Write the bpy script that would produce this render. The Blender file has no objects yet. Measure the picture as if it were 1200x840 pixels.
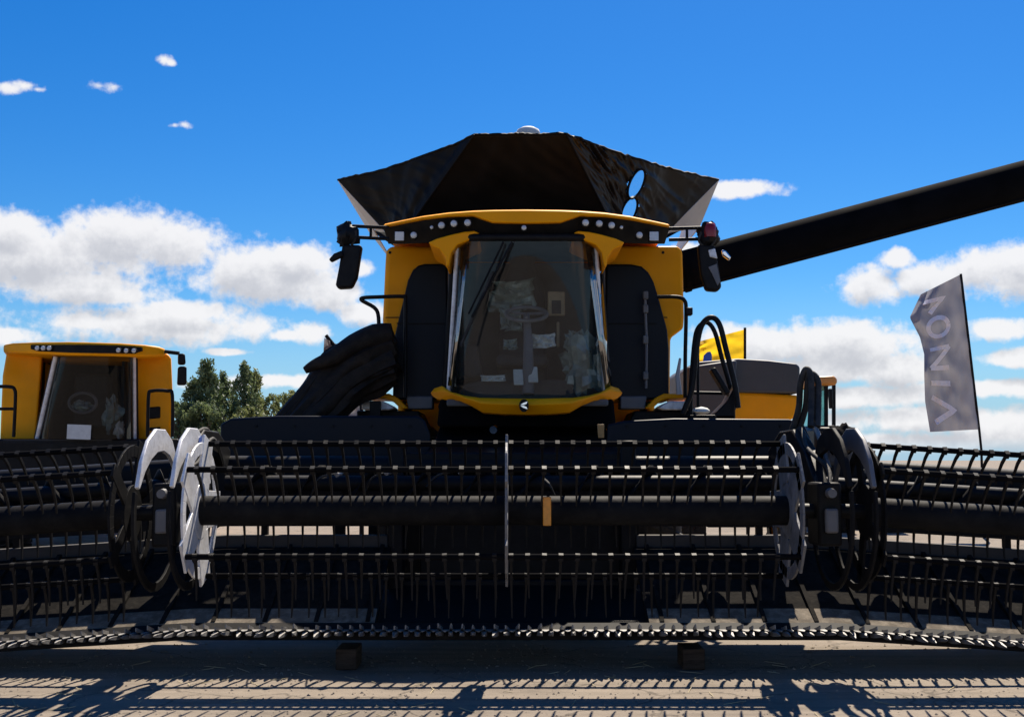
import bpy, bmesh, math, random
from mathutils import Vector, Matrix, noise
random.seed(7)
R = math.radians
scene = bpy.context.scene
COL = scene.collection

# ------------------------------------------------------------------ camera
F = 1387.0                     # focal length in photograph pixels
CAM_Y = -3.0
PITCH = math.atan(118 / F)
CAM_Z = 1.45
cd = bpy.data.cameras.new('camera')
cam = bpy.data.objects.new('camera', cd)
COL.objects.link(cam)
cam.location = (0, CAM_Y, CAM_Z)
cam.rotation_euler = (math.pi / 2 + PITCH, 0, 0)
cd.sensor_width = 36.0
cd.lens = 36.0 * F / 1200
cd.clip_start = 0.05
cd.clip_end = 2000
scene.camera = cam

# ------------------------------------------------------------------ light
SUN_EL, SUN_AZ = R(54), R(18)          # azimuth measured from +Y (away from the camera) towards +X
scene.view_settings.view_transform = 'Standard'
scene.view_settings.look = 'None'
scene.view_settings.gamma = 1
scene.view_settings.exposure = 0.85
scene.cycles.use_denoising = True
scene.cycles.max_bounces = 6
scene.cycles.transparent_max_bounces = 16
sd = bpy.data.lights.new('sun', 'SUN')
sd.energy = 5.0
sd.angle = R(0.5)
sd.color = (1, .90, .76)
sun = bpy.data.objects.new('sun', sd)
COL.objects.link(sun)
sv = Vector((math.sin(SUN_AZ) * math.cos(SUN_EL), math.cos(SUN_AZ) * math.cos(SUN_EL), math.sin(SUN_EL)))
sun.rotation_euler = sv.to_track_quat('Z', 'Y').to_euler()
sun.location = (6, 20, 30)


def ray(px, py):
    x = (px - 600) / F
    v = (420 - py) / F
    return Vector((x, math.cos(PITCH) - v * math.sin(PITCH), math.sin(PITCH) + v * math.cos(PITCH)))


def at(px, py, Y):
    d = ray(px, py)
    t = (Y - CAM_Y) / d.y
    return Vector((d.x * t, Y, CAM_Z + d.z * t))


def zof(py, Y):
    return at(600, py, Y).z


# ------------------------------------------------------------------ world: sky with cumulus
W = bpy.data.worlds.new('World')
scene.world = W
W.use_nodes = True
nt = W.node_tree
nt.nodes.clear()


def N(t, typ, **kw):
    n = t.nodes.new(typ)
    for k, v in kw.items():
        setattr(n, k, v)
    return n


def math_node(t, op, a, b=None, clamp=False):
    n = N(t, 'ShaderNodeMath', operation=op)
    n.use_clamp = clamp
    for i, v in enumerate((a, b)):
        if v is None:
            continue
        if isinstance(v, (int, float)):
            n.inputs[i].default_value = v
        else:
            t.links.new(v, n.inputs[i])
    return n.outputs[0]


CLOUDS = [  # where each cumulus stands in the sky: centre and half size
    (35, 300, 120, 34), (150, 282, 105, 30), (85, 335, 90, 20), (10, 270, 60, 20), (205, 290, 55, 28), (120, 345, 70, 10),
    (320, 327, 95, 26), (352, 306, 46, 18), (385, 345, 40, 18), (280, 318, 45, 15),
    (185, 380, 125, 19), (215, 366, 70, 14), (105, 378, 45, 10),
    (420, 316, 20, 9), (425, 366, 28, 13), (362, 390, 22, 12), (338, 393, 20, 7), (12, 394, 34, 9),
    (268, 412, 22, 4), (335, 446, 60, 7), (250, 452, 40, 6),
    (12, 104, 17, 6), (30, 101, 17, 7), (44, 105, 9, 3), (117, 101, 20, 8), (133, 102, 20, 8), (192, 70, 9, 6), (200, 74, 6, 4), (204, 147, 9, 4), (215, 146, 10, 5),
    (868, 222, 50, 9), (1018, 334, 38, 18), (1052, 303, 19, 11), (1085, 328, 40, 15), (1150, 312, 55, 22), (1200, 328, 65, 24),
    (930, 402, 105, 22), (1005, 405, 75, 22), (865, 402, 50, 20), (1050, 432, 60, 20), (970, 432, 95, 16),
    (1170, 386, 40, 11), (1200, 420, 50, 10), (985, 465, 110, 12), (1150, 455, 95, 10), (1110, 492, 130, 14), (1040, 520, 140, 12),
    (1180, 510, 60, 18), (805, 297, 26, 12), (560, 330, 60, 20), (700, 400, 60, 20), (500, 440, 70, 14)]
grp = bpy.data.node_groups.new('cloud_field', 'ShaderNodeTree')
grp.interface.new_socket('P', in_out='INPUT', socket_type='NodeSocketVector')
grp.interface.new_socket('Field', in_out='OUTPUT', socket_type='NodeSocketFloat')
gi, go = N(grp, 'NodeGroupInput'), N(grp, 'NodeGroupOutput')
P = gi.outputs[0]
nz = N(grp, 'ShaderNodeTexNoise')
nz.inputs['Scale'].default_value = 20
nz.inputs['Detail'].default_value = 7
nz.inputs['Roughness'].default_value = .58
grp.links.new(P, nz.inputs['Vector'])
nz2 = N(grp, 'ShaderNodeTexNoise')
nz2.inputs['Scale'].default_value = 62
nz2.inputs['Detail'].default_value = 6
nz2.inputs['Roughness'].default_value = .6
grp.links.new(P, nz2.inputs['Vector'])
field = None
for (cx, cy, rx, ry) in CLOUDS:
    d = ray(cx, cy).normalized()
    az, el = math.atan2(d.x, d.y), math.asin(d.z)
    s = d.y / F
    n1 = N(grp, 'ShaderNodeVectorMath', operation='MULTIPLY_ADD')
    k_ = 1.75 if cy < 160 else 1.0              # the high little ones are thinner and softer
    ix, iy = 1 / (rx * 1.15 * s * k_), 1 / (ry * 1.25 * s * k_)
    grp.links.new(P, n1.inputs[0])
    n1.inputs[1].default_value = (ix, iy, 0)
    n1.inputs[2].default_value = (-az * ix, -el * iy, 0)
    n2 = N(grp, 'ShaderNodeVectorMath', operation='LENGTH')
    grp.links.new(n1.outputs[0], n2.inputs[0])
    ln_ = n2.outputs['Value'] if cy >= 160 else math_node(grp, 'ADD', n2.outputs['Value'], .62)
    field = ln_ if field is None else math_node(grp, 'SMOOTH_MIN', field, ln_)
    if field.node.type == 'MATH' and field.node.operation == 'SMOOTH_MIN':
        field.node.inputs[2].default_value = .25
f = math_node(grp, 'SUBTRACT', 1.0, field)
# further round, beyond what stands above: the same kind of cumulus, spread by noise below 25 degrees
sx = N(grp, 'ShaderNodeSeparateXYZ')
grp.links.new(P, sx.inputs[0])
nz3 = N(grp, 'ShaderNodeTexNoise')
nz3.inputs['Scale'].default_value = 6
nz3.inputs['Detail'].default_value = 2
grp.links.new(P, nz3.inputs['Vector'])
side = math_node(grp, 'MULTIPLY', math_node(grp, 'SUBTRACT', math_node(grp, 'ABSOLUTE', sx.outputs[0]), .44), 10, True)
low = math_node(grp, 'MULTIPLY', math_node(grp, 'SUBTRACT', .42, sx.outputs[1]), 5, True)
gen = math_node(grp, 'MULTIPLY', math_node(grp, 'SUBTRACT', nz3.outputs['Fac'], .5), 4)
gen = math_node(grp, 'SUBTRACT', math_node(grp, 'ADD', gen, math_node(grp, 'MULTIPLY', math_node(grp, 'MULTIPLY', side, low), 2.0)), 2.0)
f = math_node(grp, 'MAXIMUM', f, gen)
f = math_node(grp, 'ADD', f, math_node(grp, 'MULTIPLY', math_node(grp, 'SUBTRACT', nz.outputs['Fac'], .5), 1.7))
f = math_node(grp, 'ADD', f, math_node(grp, 'MULTIPLY', math_node(grp, 'SUBTRACT', nz2.outputs['Fac'], .5), 1.0))
nz4 = N(grp, 'ShaderNodeTexNoise')
nz4.inputs['Scale'].default_value = 170
nz4.inputs['Detail'].default_value = 4
grp.links.new(P, nz4.inputs['Vector'])
f = math_node(grp, 'ADD', f, math_node(grp, 'MULTIPLY', math_node(grp, 'SUBTRACT', nz4.outputs['Fac'], .5), .35))
f = math_node(grp, 'ADD', f, .20)
grp.links.new(f, go.inputs[0])

tc = N(nt, 'ShaderNodeTexCoord')
sep = N(nt, 'ShaderNodeSeparateXYZ')
nt.links.new(tc.outputs['Generated'], sep.inputs[0])
azn = math_node(nt, 'ARCTAN2', sep.outputs[0], sep.outputs[1])
eln = math_node(nt, 'ARCSINE', sep.outputs[2])
cmb = N(nt, 'ShaderNodeCombineXYZ')
nt.links.new(azn, cmb.inputs[0])
nt.links.new(eln, cmb.inputs[1])
g1 = N(nt, 'ShaderNodeGroup')
g1.node_tree = grp
nt.links.new(cmb.outputs[0], g1.inputs[0])
off = N(nt, 'ShaderNodeVectorMath', operation='ADD')
nt.links.new(cmb.outputs[0], off.inputs[0])
off.inputs[1].default_value = (.004, .014, 0)
g2 = N(nt, 'ShaderNodeGroup')
g2.node_tree = grp
nt.links.new(off.outputs[0], g2.inputs[0])
mr = N(nt, 'ShaderNodeMapRange', interpolation_type='SMOOTHSTEP')
mr.inputs['From Min'].default_value = .02
mr.inputs['From Max'].default_value = .60
nt.links.new(g1.outputs[0], mr.inputs['Value'])
above = math_node(nt, 'MULTIPLY', eln, 60, True)
dens = math_node(nt, 'MULTIPLY', math_node(nt, 'MULTIPLY', mr.outputs[0], .96), above)
sh = N(nt, 'ShaderNodeMapRange', interpolation_type='SMOOTHSTEP')
sh.inputs['From Min'].default_value = .15
sh.inputs['From Max'].default_value = 1.25
nt.links.new(g2.outputs[0], sh.inputs['Value'])
sky = N(nt, 'ShaderNodeTexSky', sky_type='NISHITA')
sky.sun_disc = False
sky.sun_elevation = SUN_EL
sky.sun_rotation = SUN_AZ
sky.air_density = 1.0
sky.dust_density = .3
sky.ozone_density = 2.2
hs = N(nt, 'ShaderNodeHueSaturation')
hs.inputs['Saturation'].default_value = 1.5
hs.inputs['Value'].default_value = .90
nt.links.new(sky.outputs[0], hs.inputs['Color'])
cc = N(nt, 'ShaderNodeMix', data_type='RGBA')
cc.inputs['A'].default_value = (10.4, 10.3, 10.4, 1)
cc.inputs['B'].default_value = (6.6, 6.7, 7.2, 1)
nt.links.new(sh.outputs[0], cc.inputs['Factor'])
mx = N(nt, 'ShaderNodeMix', data_type='RGBA')
nt.links.new(dens, mx.inputs['Factor'])
tint = N(nt, 'ShaderNodeVectorMath', operation='MULTIPLY')
nt.links.new(hs.outputs[0], tint.inputs[0])
tint.inputs[1].default_value = (.66, 1.08, 1.42)
hzf = N(nt, 'ShaderNodeMapRange', interpolation_type='SMOOTHSTEP')   # pale air along the horizon
hzf.inputs['From Min'].default_value = .16
hzf.inputs['From Max'].default_value = -.01
hzf.inputs['To Max'].default_value = .8
nt.links.new(eln, hzf.inputs['Value'])
hzm = N(nt, 'ShaderNodeMix', data_type='RGBA')
nt.links.new(hzf.outputs[0], hzm.inputs['Factor'])
nt.links.new(tint.outputs[0], hzm.inputs['A'])
hzm.inputs['B'].default_value = (4.3, 6.6, 9.2, 1)
nt.links.new(hzm.outputs['Result'], mx.inputs['A'])
nt.links.new(cc.outputs['Result'], mx.inputs['B'])
bg = N(nt, 'ShaderNodeBackground')
bg.inputs['Strength'].default_value = .050
nt.links.new(mx.outputs['Result'], bg.inputs['Color'])
W.cycles.sampling_method = 'MANUAL'
W.cycles.sample_map_resolution = 512
wo = N(nt, 'ShaderNodeOutputWorld')
nt.links.new(bg.outputs[0], wo.inputs[0])


# ------------------------------------------------------------------ materials
def mat(name, col, rough=.5, metal=0.0, var=.25, scale=6.0, bump=.0, bscale=40.0, dust=None, dust_amt=.5, spec=.5, coat=0.0, trans=0.0, stretch=None):
    m = bpy.data.materials.new(name)
    m.use_nodes = True
    t = m.node_tree
    b = t.nodes['Principled BSDF']
    tcn = N(t, 'ShaderNodeTexCoord')
    src = tcn.outputs['Object']
    if stretch:
        mp = N(t, 'ShaderNodeMapping')
        mp.inputs['Scale'].default_value = stretch
        t.links.new(src, mp.inputs[0])
        src = mp.outputs[0]
    n = N(t, 'ShaderNodeTexNoise')
    n.inputs['Scale'].default_value = scale
    n.inputs['Detail'].default_value = 6
    t.links.new(src, n.inputs['Vector'])
    rp = N(t, 'ShaderNodeMapRange')
    rp.inputs['From Min'].default_value = .3
    rp.inputs['From Max'].default_value = .7
    rp.inputs['To Min'].default_value = 1 - var
    rp.inputs['To Max'].default_value = 1 + var
    t.links.new(n.outputs['Fac'], rp.inputs['Value'])
    vm = N(t, 'ShaderNodeVectorMath', operation='SCALE')
    vm.inputs[0].default_value = col[:3]
    t.links.new(rp.outputs[0], vm.inputs['Scale'])
    out = vm.outputs[0]
    if dust:
        n2 = N(t, 'ShaderNodeTexNoise')
        n2.inputs['Scale'].default_value = scale * 2.3
        n2.inputs['Detail'].default_value = 8
        n2.inputs['Roughness'].default_value = .7
        t.links.new(src, n2.inputs['Vector'])
        r2 = N(t, 'ShaderNodeMapRange')
        r2.inputs['From Min'].default_value = .45
        r2.inputs['From Max'].default_value = .75
        r2.inputs['To Max'].default_value = dust_amt
        t.links.new(n2.outputs['Fac'], r2.inputs['Value'])
        md = N(t, 'ShaderNodeMix', data_type='RGBA')
        t.links.new(r2.outputs[0], md.inputs['Factor'])
        t.links.new(out, md.inputs['A'])
        md.inputs['B'].default_value = (*dust, 1)
        out = md.outputs['Result']
        ra = N(t, 'ShaderNodeMapRange')
        ra.inputs['To Min'].default_value = rough
        ra.inputs['To Max'].default_value = min(1, rough + .45)
        t.links.new(r2.outputs[0], ra.inputs['Value'])
        t.links.new(ra.outputs[0], b.inputs['Roughness'])
    else:
        r3 = N(t, 'ShaderNodeMapRange')
        r3.inputs['To Min'].default_value = max(0.02, rough - .1)
        r3.inputs['To Max'].default_value = min(1, rough + .12)
        t.links.new(n.outputs['Fac'], r3.inputs['Value'])
        t.links.new(r3.outputs[0], b.inputs['Roughness'])
    t.links.new(out, b.inputs['Base Color'])
    b.inputs['Metallic'].default_value = metal
    b.inputs['Specular IOR Level'].default_value = spec
    b.inputs['Coat Weight'].default_value = coat
    b.inputs['Coat Roughness'].default_value = .08
    if bump:
        nb = N(t, 'ShaderNodeTexNoise')
        nb.inputs['Scale'].default_value = bscale
        nb.inputs['Detail'].default_value = 5
        t.links.new(src, nb.inputs['Vector'])
        bn = N(t, 'ShaderNodeBump')
        bn.inputs['Strength'].default_value = bump
        bn.inputs['Distance'].default_value = .02
        t.links.new(nb.outputs['Fac'], bn.inputs['Height'])
        t.links.new(bn.outputs[0], b.inputs['Normal'])
    return m


def glass_mat(name, tint, film=.05, filmcol=(.3, .3, .28), rough=.02, ior=1.5):
    m = bpy.data.materials.new(name)
    m.use_nodes = True
    t = m.node_tree
    t.nodes.clear()
    o = N(t, 'ShaderNodeOutputMaterial')
    tr = N(t, 'ShaderNodeBsdfTransparent')
    tr.inputs[0].default_value = (*tint, 1)
    gl = N(t, 'ShaderNodeBsdfGlossy')
    gl.inputs['Roughness'].default_value = rough
    fr = N(t, 'ShaderNodeFresnel')
    fr.inputs[0].default_value = ior
    df = N(t, 'ShaderNodeBsdfDiffuse')
    df.inputs[0].default_value = (*filmcol, 1)
    nn = N(t, 'ShaderNodeTexNoise')
    nn.inputs['Scale'].default_value = 5
    nn.inputs['Detail'].default_value = 6
    tcn = N(t, 'ShaderNodeTexCoord')
    t.links.new(tcn.outputs['Object'], nn.inputs['Vector'])
    fm = math_node(t, 'MULTIPLY', nn.outputs['Fac'], film * 2)
    m1 = N(t, 'ShaderNodeMixShader')
    t.links.new(fm, m1.inputs[0])
    t.links.new(tr.outputs[0], m1.inputs[1])
    t.links.new(df.outputs[0], m1.inputs[2])
    m2 = N(t, 'ShaderNodeMixShader')
    t.links.new(fr.outputs[0], m2.inputs[0])
    t.links.new(m1.outputs[0], m2.inputs[1])
    t.links.new(gl.outputs[0], m2.inputs[2])
    t.links.new(m2.outputs[0], o.inputs[0])
    return m


DUST = (.21, .185, .155)
M = {}
M['yellow'] = mat('yellow_paint', (.95, .365, .001), .45, 0, .07, 3, .02, 6, coat=.02, spec=.14)
M['yellow_old'] = mat('yellow_paint_dusty', (.94, .38, .003), .42, 0, .10, 2, .03, 8, dust=(.6, .36, .08), dust_amt=.15, coat=.0, spec=.14)
M['black'] = mat('black_paint', (.008, .008, .009), .5, 0, .3, 5, .05, 30, dust=DUST, dust_amt=.04, spec=.14)
M['blackdusty'] = mat('black_paint_dusty', (.009, .009, .010), .6, 0, .3, 4, .08, 30, dust=(.10, .09, .075), dust_amt=.12, spec=.06)
M['matte'] = mat('matte_black', (.006, .006, .007), .85, 0, .3, 3, .04, 12, spec=.02)
M['discgrey'] = mat('worn_grey_plate', (.16, .16, .165), .5, 0, .25, 8, .1, 30, dust=(.12, .105, .09), dust_amt=.6, spec=.3)  # kept dark so the right reel disc looks shaded
M['litdust'] = mat('sunlit_dusty_strip', (.13, .11, .086), .9, 0, .3, 5, .2, 30, dust=(.31, .265, .21), dust_amt=.9, spec=.1)  # dusty tone paled to paint sunlight along the deck front
M['navy'] = mat('dark_navy_panel', (.006, .008, .014), .42, 0, .15, 2, .02, 5, spec=.16)
M['rubber'] = mat('black_rubber', (.012, .012, .012), .75, 0, .3, 6, .2, 60, dust=DUST, dust_amt=.25)
M['tine'] = mat('black_tine_plastic', (.008, .008, .009), .5, 0, .2, 10, dust=DUST, dust_amt=.05, spec=.15)
M['tarp'] = mat('black_vinyl_tarp', (.0055, .0055, .006), .55, 0, .3, 3, .08, 5, spec=.12)
M['tarpbundle'] = mat('brown_black_tarp', (.014, .010, .008), .62, 0, .4, 4, .4, 8, dust=(.06, .044, .032), dust_amt=.5, spec=.2)
M['galv'] = mat('pale_grey_sheet', (.50, .49, .48), .5, .0, .12, 4, .03, 20)
M['steel'] = mat('worn_steel', (.26, .255, .25), .5, .4, .5, 9, .1, 60, dust=(.12, .10, .08), dust_amt=.7, spec=.4)
M['silver'] = mat('silver_grey_paint', (.74, .74, .75), .34, .1, .12, 7, .1, 25, dust=(.30, .27, .23), dust_amt=.6)  # kept pale so the left reel plates look sunlit
M['lamp'] = mat('lamp_glass', (.62, .63, .63), .12, 0, .1, 30, coat=1.0)
M['chrome'] = mat('chrome', (.8, .8, .82), .1, 1.0, .1, 9)
M['red'] = mat('red_lens', (.24, .008, .010), .3, 0, .1, 8, coat=.2)
M['amber'] = mat('amber_reflector', (.72, .27, .012), .35, 0, .15, 30, coat=.5)
M['tan'] = mat('tan_tag', (.34, .19, .06), .6, 0, .2, 20)
M['wood'] = mat('weathered_wood', (.06, .042, .03), .9, 0, .45, 8, .5, 40, stretch=(1, 1, 6), spec=.05)
M['greymid'] = mat('grey_plastic', (.13, .13, .14), .5, 0, .15, 6, .03, 30)
M['beamgrey'] = mat('dusty_grey_beam', (.060, .053, .045), .85, 0, .2, 6, .1, 20)
M['hood'] = mat('dark_grey_hood', (.055, .06, .068), .55, 0, .15, 3, .05, 12)
M['interior'] = mat('cab_trim', (.105, .108, .112), .8, 0, .2, 4, .1, 20, spec=.2)
M['seat'] = mat('dark_seat_fabric', (.035, .037, .040), .9, 0, .2, 14, .2, 60)
M['film'] = mat('plastic_film', (.24, .30, .275), .22, 0, .3, 9, .6, 16, coat=.3)
M['paper'] = mat('white_paper', (.62, .64, .62), .7, 0, .08, 14)
M['beige'] = mat('beige_plastic', (.33, .25, .15), .6, 0, .15, 14)
M['draper'] = mat('draper_canvas', (.014, .013, .012), .9, 0, .3, 6, .25, 30, dust=(.05, .044, .036), dust_amt=.4, spec=.03)
M['tarpgloss'] = mat('creased_vinyl', (.006, .006, .0065), .40, 0, .3, 3, .12, 5, spec=.35)
M['glass'] = glass_mat('windscreen_glass', (.84, .89, .90), .032, (.36, .35, .34), ior=1.42)
M['glassdark'] = glass_mat('dark_glass', (.52, .57, .59), .018, ior=1.3)
M['glassteal'] = glass_mat('teal_glass', (.45, .78, .78), .10, (.35, .6, .6))
M['clear'] = glass_mat('clear_vinyl', (.86, .9, .93), .03, (.5, .5, .5), ior=1.12)
M['quarter'] = glass_mat('coated_side_glass', (.3, .32, .34), .03, ior=4.0)
M['flag'] = mat('grey_flag_cloth', (.27, .265, .295), .8, 0, .08, 3, .15, 60)
M['flagletter'] = mat('pale_flag_print', (.85, .80, .83), .8, 0, .06, 10)
M['banner'] = mat('yellow_banner_cloth', (.85, .55, .02), .75, 0, .08, 4, .1, 30)
M['bluep'] = mat('blue_print', (.015, .10, .55), .7, 0, .08, 10)
for k_ in ('flag', 'flagletter', 'banner'):
    t_ = M[k_].node_tree
    pb = t_.nodes['Principled BSDF']
    tl_ = N(t_, 'ShaderNodeBsdfTranslucent')
    t_.links.new(pb.inputs['Base Color'].links[0].from_socket, tl_.inputs[0])
    ms_ = N(t_, 'ShaderNodeMixShader')
    ms_.inputs[0].default_value = {'flag': .20, 'flagletter': .05, 'banner': .5}[k_]
    t_.links.new(pb.outputs[0], ms_.inputs[1])
    t_.links.new(tl_.outputs[0], ms_.inputs[2])
    t_.links.new(ms_.outputs[0], t_.nodes['Material Output'].inputs[0])
M['sticker'] = mat('blue_sticker', (.10, .16, .42), .4, 0, .1, 10)
M['straw'] = mat('straw', (.40, .33, .19), .8, 0, .3, 9)
M['trunk'] = mat('bark', (.07, .05, .035), .9, 0, .3, 9, .6, 25)
M['orange'] = mat('orange_roof_paint', (.62, .26, .05), .45, 0, .1, 5)


def leaf_mat(name, c1, c2):
    m = bpy.data.materials.new(name)
    m.use_nodes = True
    t = m.node_tree
    b = t.nodes['Principled BSDF']
    n = N(t, 'ShaderNodeTexNoise')
    n.inputs['Scale'].default_value = .9
    n.inputs['Detail'].default_value = 5
    tcn = N(t, 'ShaderNodeTexCoord')
    t.links.new(tcn.outputs['Object'], n.inputs['Vector'])
    cr = N(t, 'ShaderNodeValToRGB')
    cr.color_ramp.elements[0].position = .35
    cr.color_ramp.elements[1].position = .68
    cr.color_ramp.elements[0].color = (*c1, 1)
    cr.color_ramp.elements[1].color = (*c2, 1)
    t.links.new(n.outputs['Fac'], cr.inputs[0])
    t.links.new(cr.outputs[0], b.inputs['Base Color'])
    b.inputs['Roughness'].default_value = .6
    tl = N(t, 'ShaderNodeBsdfTranslucent')
    t.links.new(cr.outputs[0], tl.inputs[0])
    ms = N(t, 'ShaderNodeMixShader')
    ms.inputs[0].default_value = .35
    t.links.new(b.outputs[0], ms.inputs[1])
    t.links.new(tl.outputs[0], ms.inputs[2])
    t.links.new(ms.outputs[0], t.nodes['Material Output'].inputs[0])
    return m


M['leafdark'] = leaf_mat('leaf_dark', (.070, .105, .042), (.205, .250, .105))
M['leafpale'] = leaf_mat('leaf_pale', (.125, .155, .055), (.270, .285, .105))


def ground_mat():
    m = bpy.data.materials.new('dusty_concrete')
    m.use_nodes = True
    t = m.node_tree
    b = t.nodes['Principled BSDF']
    tcn = N(t, 'ShaderNodeTexCoord')
    o = tcn.outputs['Object']

    def nz_(sc, det=6, ro=.6):
        n = N(t, 'ShaderNodeTexNoise')
        n.inputs['Scale'].default_value = sc
        n.inputs['Detail'].default_value = det
        n.inputs['Roughness'].default_value = ro
        t.links.new(o, n.inputs['Vector'])
        return n.outputs['Fac']
    cr = N(t, 'ShaderNodeValToRGB')
    cr.color_ramp.elements[0].position = .3
    cr.color_ramp.elements[0].color = (.180, .150, .120, 1)
    cr.color_ramp.elements[1].position = .72
    cr.color_ramp.elements[1].color = (.275, .230, .182, 1)
    a = math_node(t, 'ADD', math_node(t, 'MULTIPLY', nz_(.6), .55), math_node(t, 'MULTIPLY', nz_(9, 8, .7), .45))
    t.links.new(a, cr.inputs[0])
    # speckle of small stones and dark bits
    vo = N(t, 'ShaderNodeTexVoronoi')
    vo.inputs['Scale'].default_value = 55
    t.links.new(o, vo.inputs['Vector'])
    sp = N(t, 'ShaderNodeMapRange')
    sp.inputs['From Min'].default_value = .08
    sp.inputs['From Max'].default_value = .2
    sp.inputs['To Min'].default_value = .72
    sp.inputs['To Max'].default_value = 1
    t.links.new(vo.outputs['Distance'], sp.inputs['Value'])
    # stains
    st = N(t, 'ShaderNodeMapRange')
    st.inputs['From Min'].default_value = .55
    st.inputs['From Max'].default_value = .75
    st.inputs['To Min'].default_value = 1
    st.inputs['To Max'].default_value = .62
    t.links.new(nz_(1.7, 7, .65), st.inputs['Value'])
    # cracks
    v2 = N(t, 'ShaderNodeTexVoronoi', feature='DISTANCE_TO_EDGE')
    v2.inputs['Scale'].default_value = .8
    wp = N(t, 'ShaderNodeVectorMath', operation='ADD')
    nc = N(t, 'ShaderNodeTexNoise')
    nc.inputs['Scale'].default_value = 3
    nc.inputs['Detail'].default_value = 6
    t.links.new(o, nc.inputs['Vector'])
    t.links.new(o, wp.inputs[0])
    sc = N(t, 'ShaderNodeVectorMath', operation='SCALE')
    sc.inputs['Scale'].default_value = .45
    t.links.new(nc.outputs['Color'], sc.inputs[0])
    t.links.new(sc.outputs[0], wp.inputs[1])
    t.links.new(wp.outputs[0], v2.inputs['Vector'])
    ck = N(t, 'ShaderNodeMapRange')
    ck.inputs['From Min'].default_value = .0
    ck.inputs['From Max'].default_value = .012
    ck.inputs['To Min'].default_value = .5
    ck.inputs['To Max'].default_value = 1
    t.links.new(v2.outputs['Distance'], ck.inputs['Value'])
    mp = N(t, 'ShaderNodeMapping')
    mp.inputs['Scale'].default_value = (.35, 5, 1)
    t.links.new(o, mp.inputs[0])
    ns = N(t, 'ShaderNodeTexNoise')
    ns.inputs['Scale'].default_value = 1.6
    ns.inputs['Detail'].default_value = 7
    t.links.new(mp.outputs[0], ns.inputs['Vector'])
    sr = N(t, 'ShaderNodeMapRange')
    sr.inputs['From Min'].default_value = .42
    sr.inputs['From Max'].default_value = .66
    sr.inputs['To Min'].default_value = 1.04
    sr.inputs['To Max'].default_value = .80
    t.links.new(ns.outputs['Fac'], sr.inputs['Value'])
    k = math_node(t, 'MULTIPLY', math_node(t, 'MULTIPLY', math_node(t, 'MULTIPLY', sp.outputs[0], st.outputs[0]), ck.outputs[0]), sr.outputs[0])
    vs = N(t, 'ShaderNodeVectorMath', operation='SCALE')
    t.links.new(cr.outputs[0], vs.inputs[0])
    t.links.new(k, vs.inputs['Scale'])
    t.links.new(vs.outputs[0], b.inputs['Base Color'])
    b.inputs['Roughness'].default_value = .92
    b.inputs['Specular IOR Level'].default_value = .2
    h = math_node(t, 'ADD', math_node(t, 'MULTIPLY', nz_(45, 6, .7), .6), math_node(t, 'MULTIPLY', ck.outputs[0], .5))
    bn = N(t, 'ShaderNodeBump')
    bn.inputs['Strength'].default_value = .7
    bn.inputs['Distance'].default_value = .02
    t.links.new(h, bn.inputs['Height'])
    t.links.new(bn.outputs[0], b.inputs['Normal'])
    return m


M['ground'] = ground_mat()


# ------------------------------------------------------------------ mesh helpers
def root_loc(o):
    v = Vector((0, 0, 0))
    while o is not None:
        v = v + o.location
        o = o.parent
    return v


def tag(o, label=None, cat=None, group=None, kind=None):
    if label:
        o['label'] = label
    if cat:
        o['category'] = cat
    if group:
        o['group'] = group
    if kind:
        o['kind'] = kind
    return o


def empty(name, loc, label, cat, group=None):
    o = bpy.data.objects.new(name, None)
    o.empty_display_size = .2
    COL.objects.link(o)
    o.location = loc
    return tag(o, label, cat, group)


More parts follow.
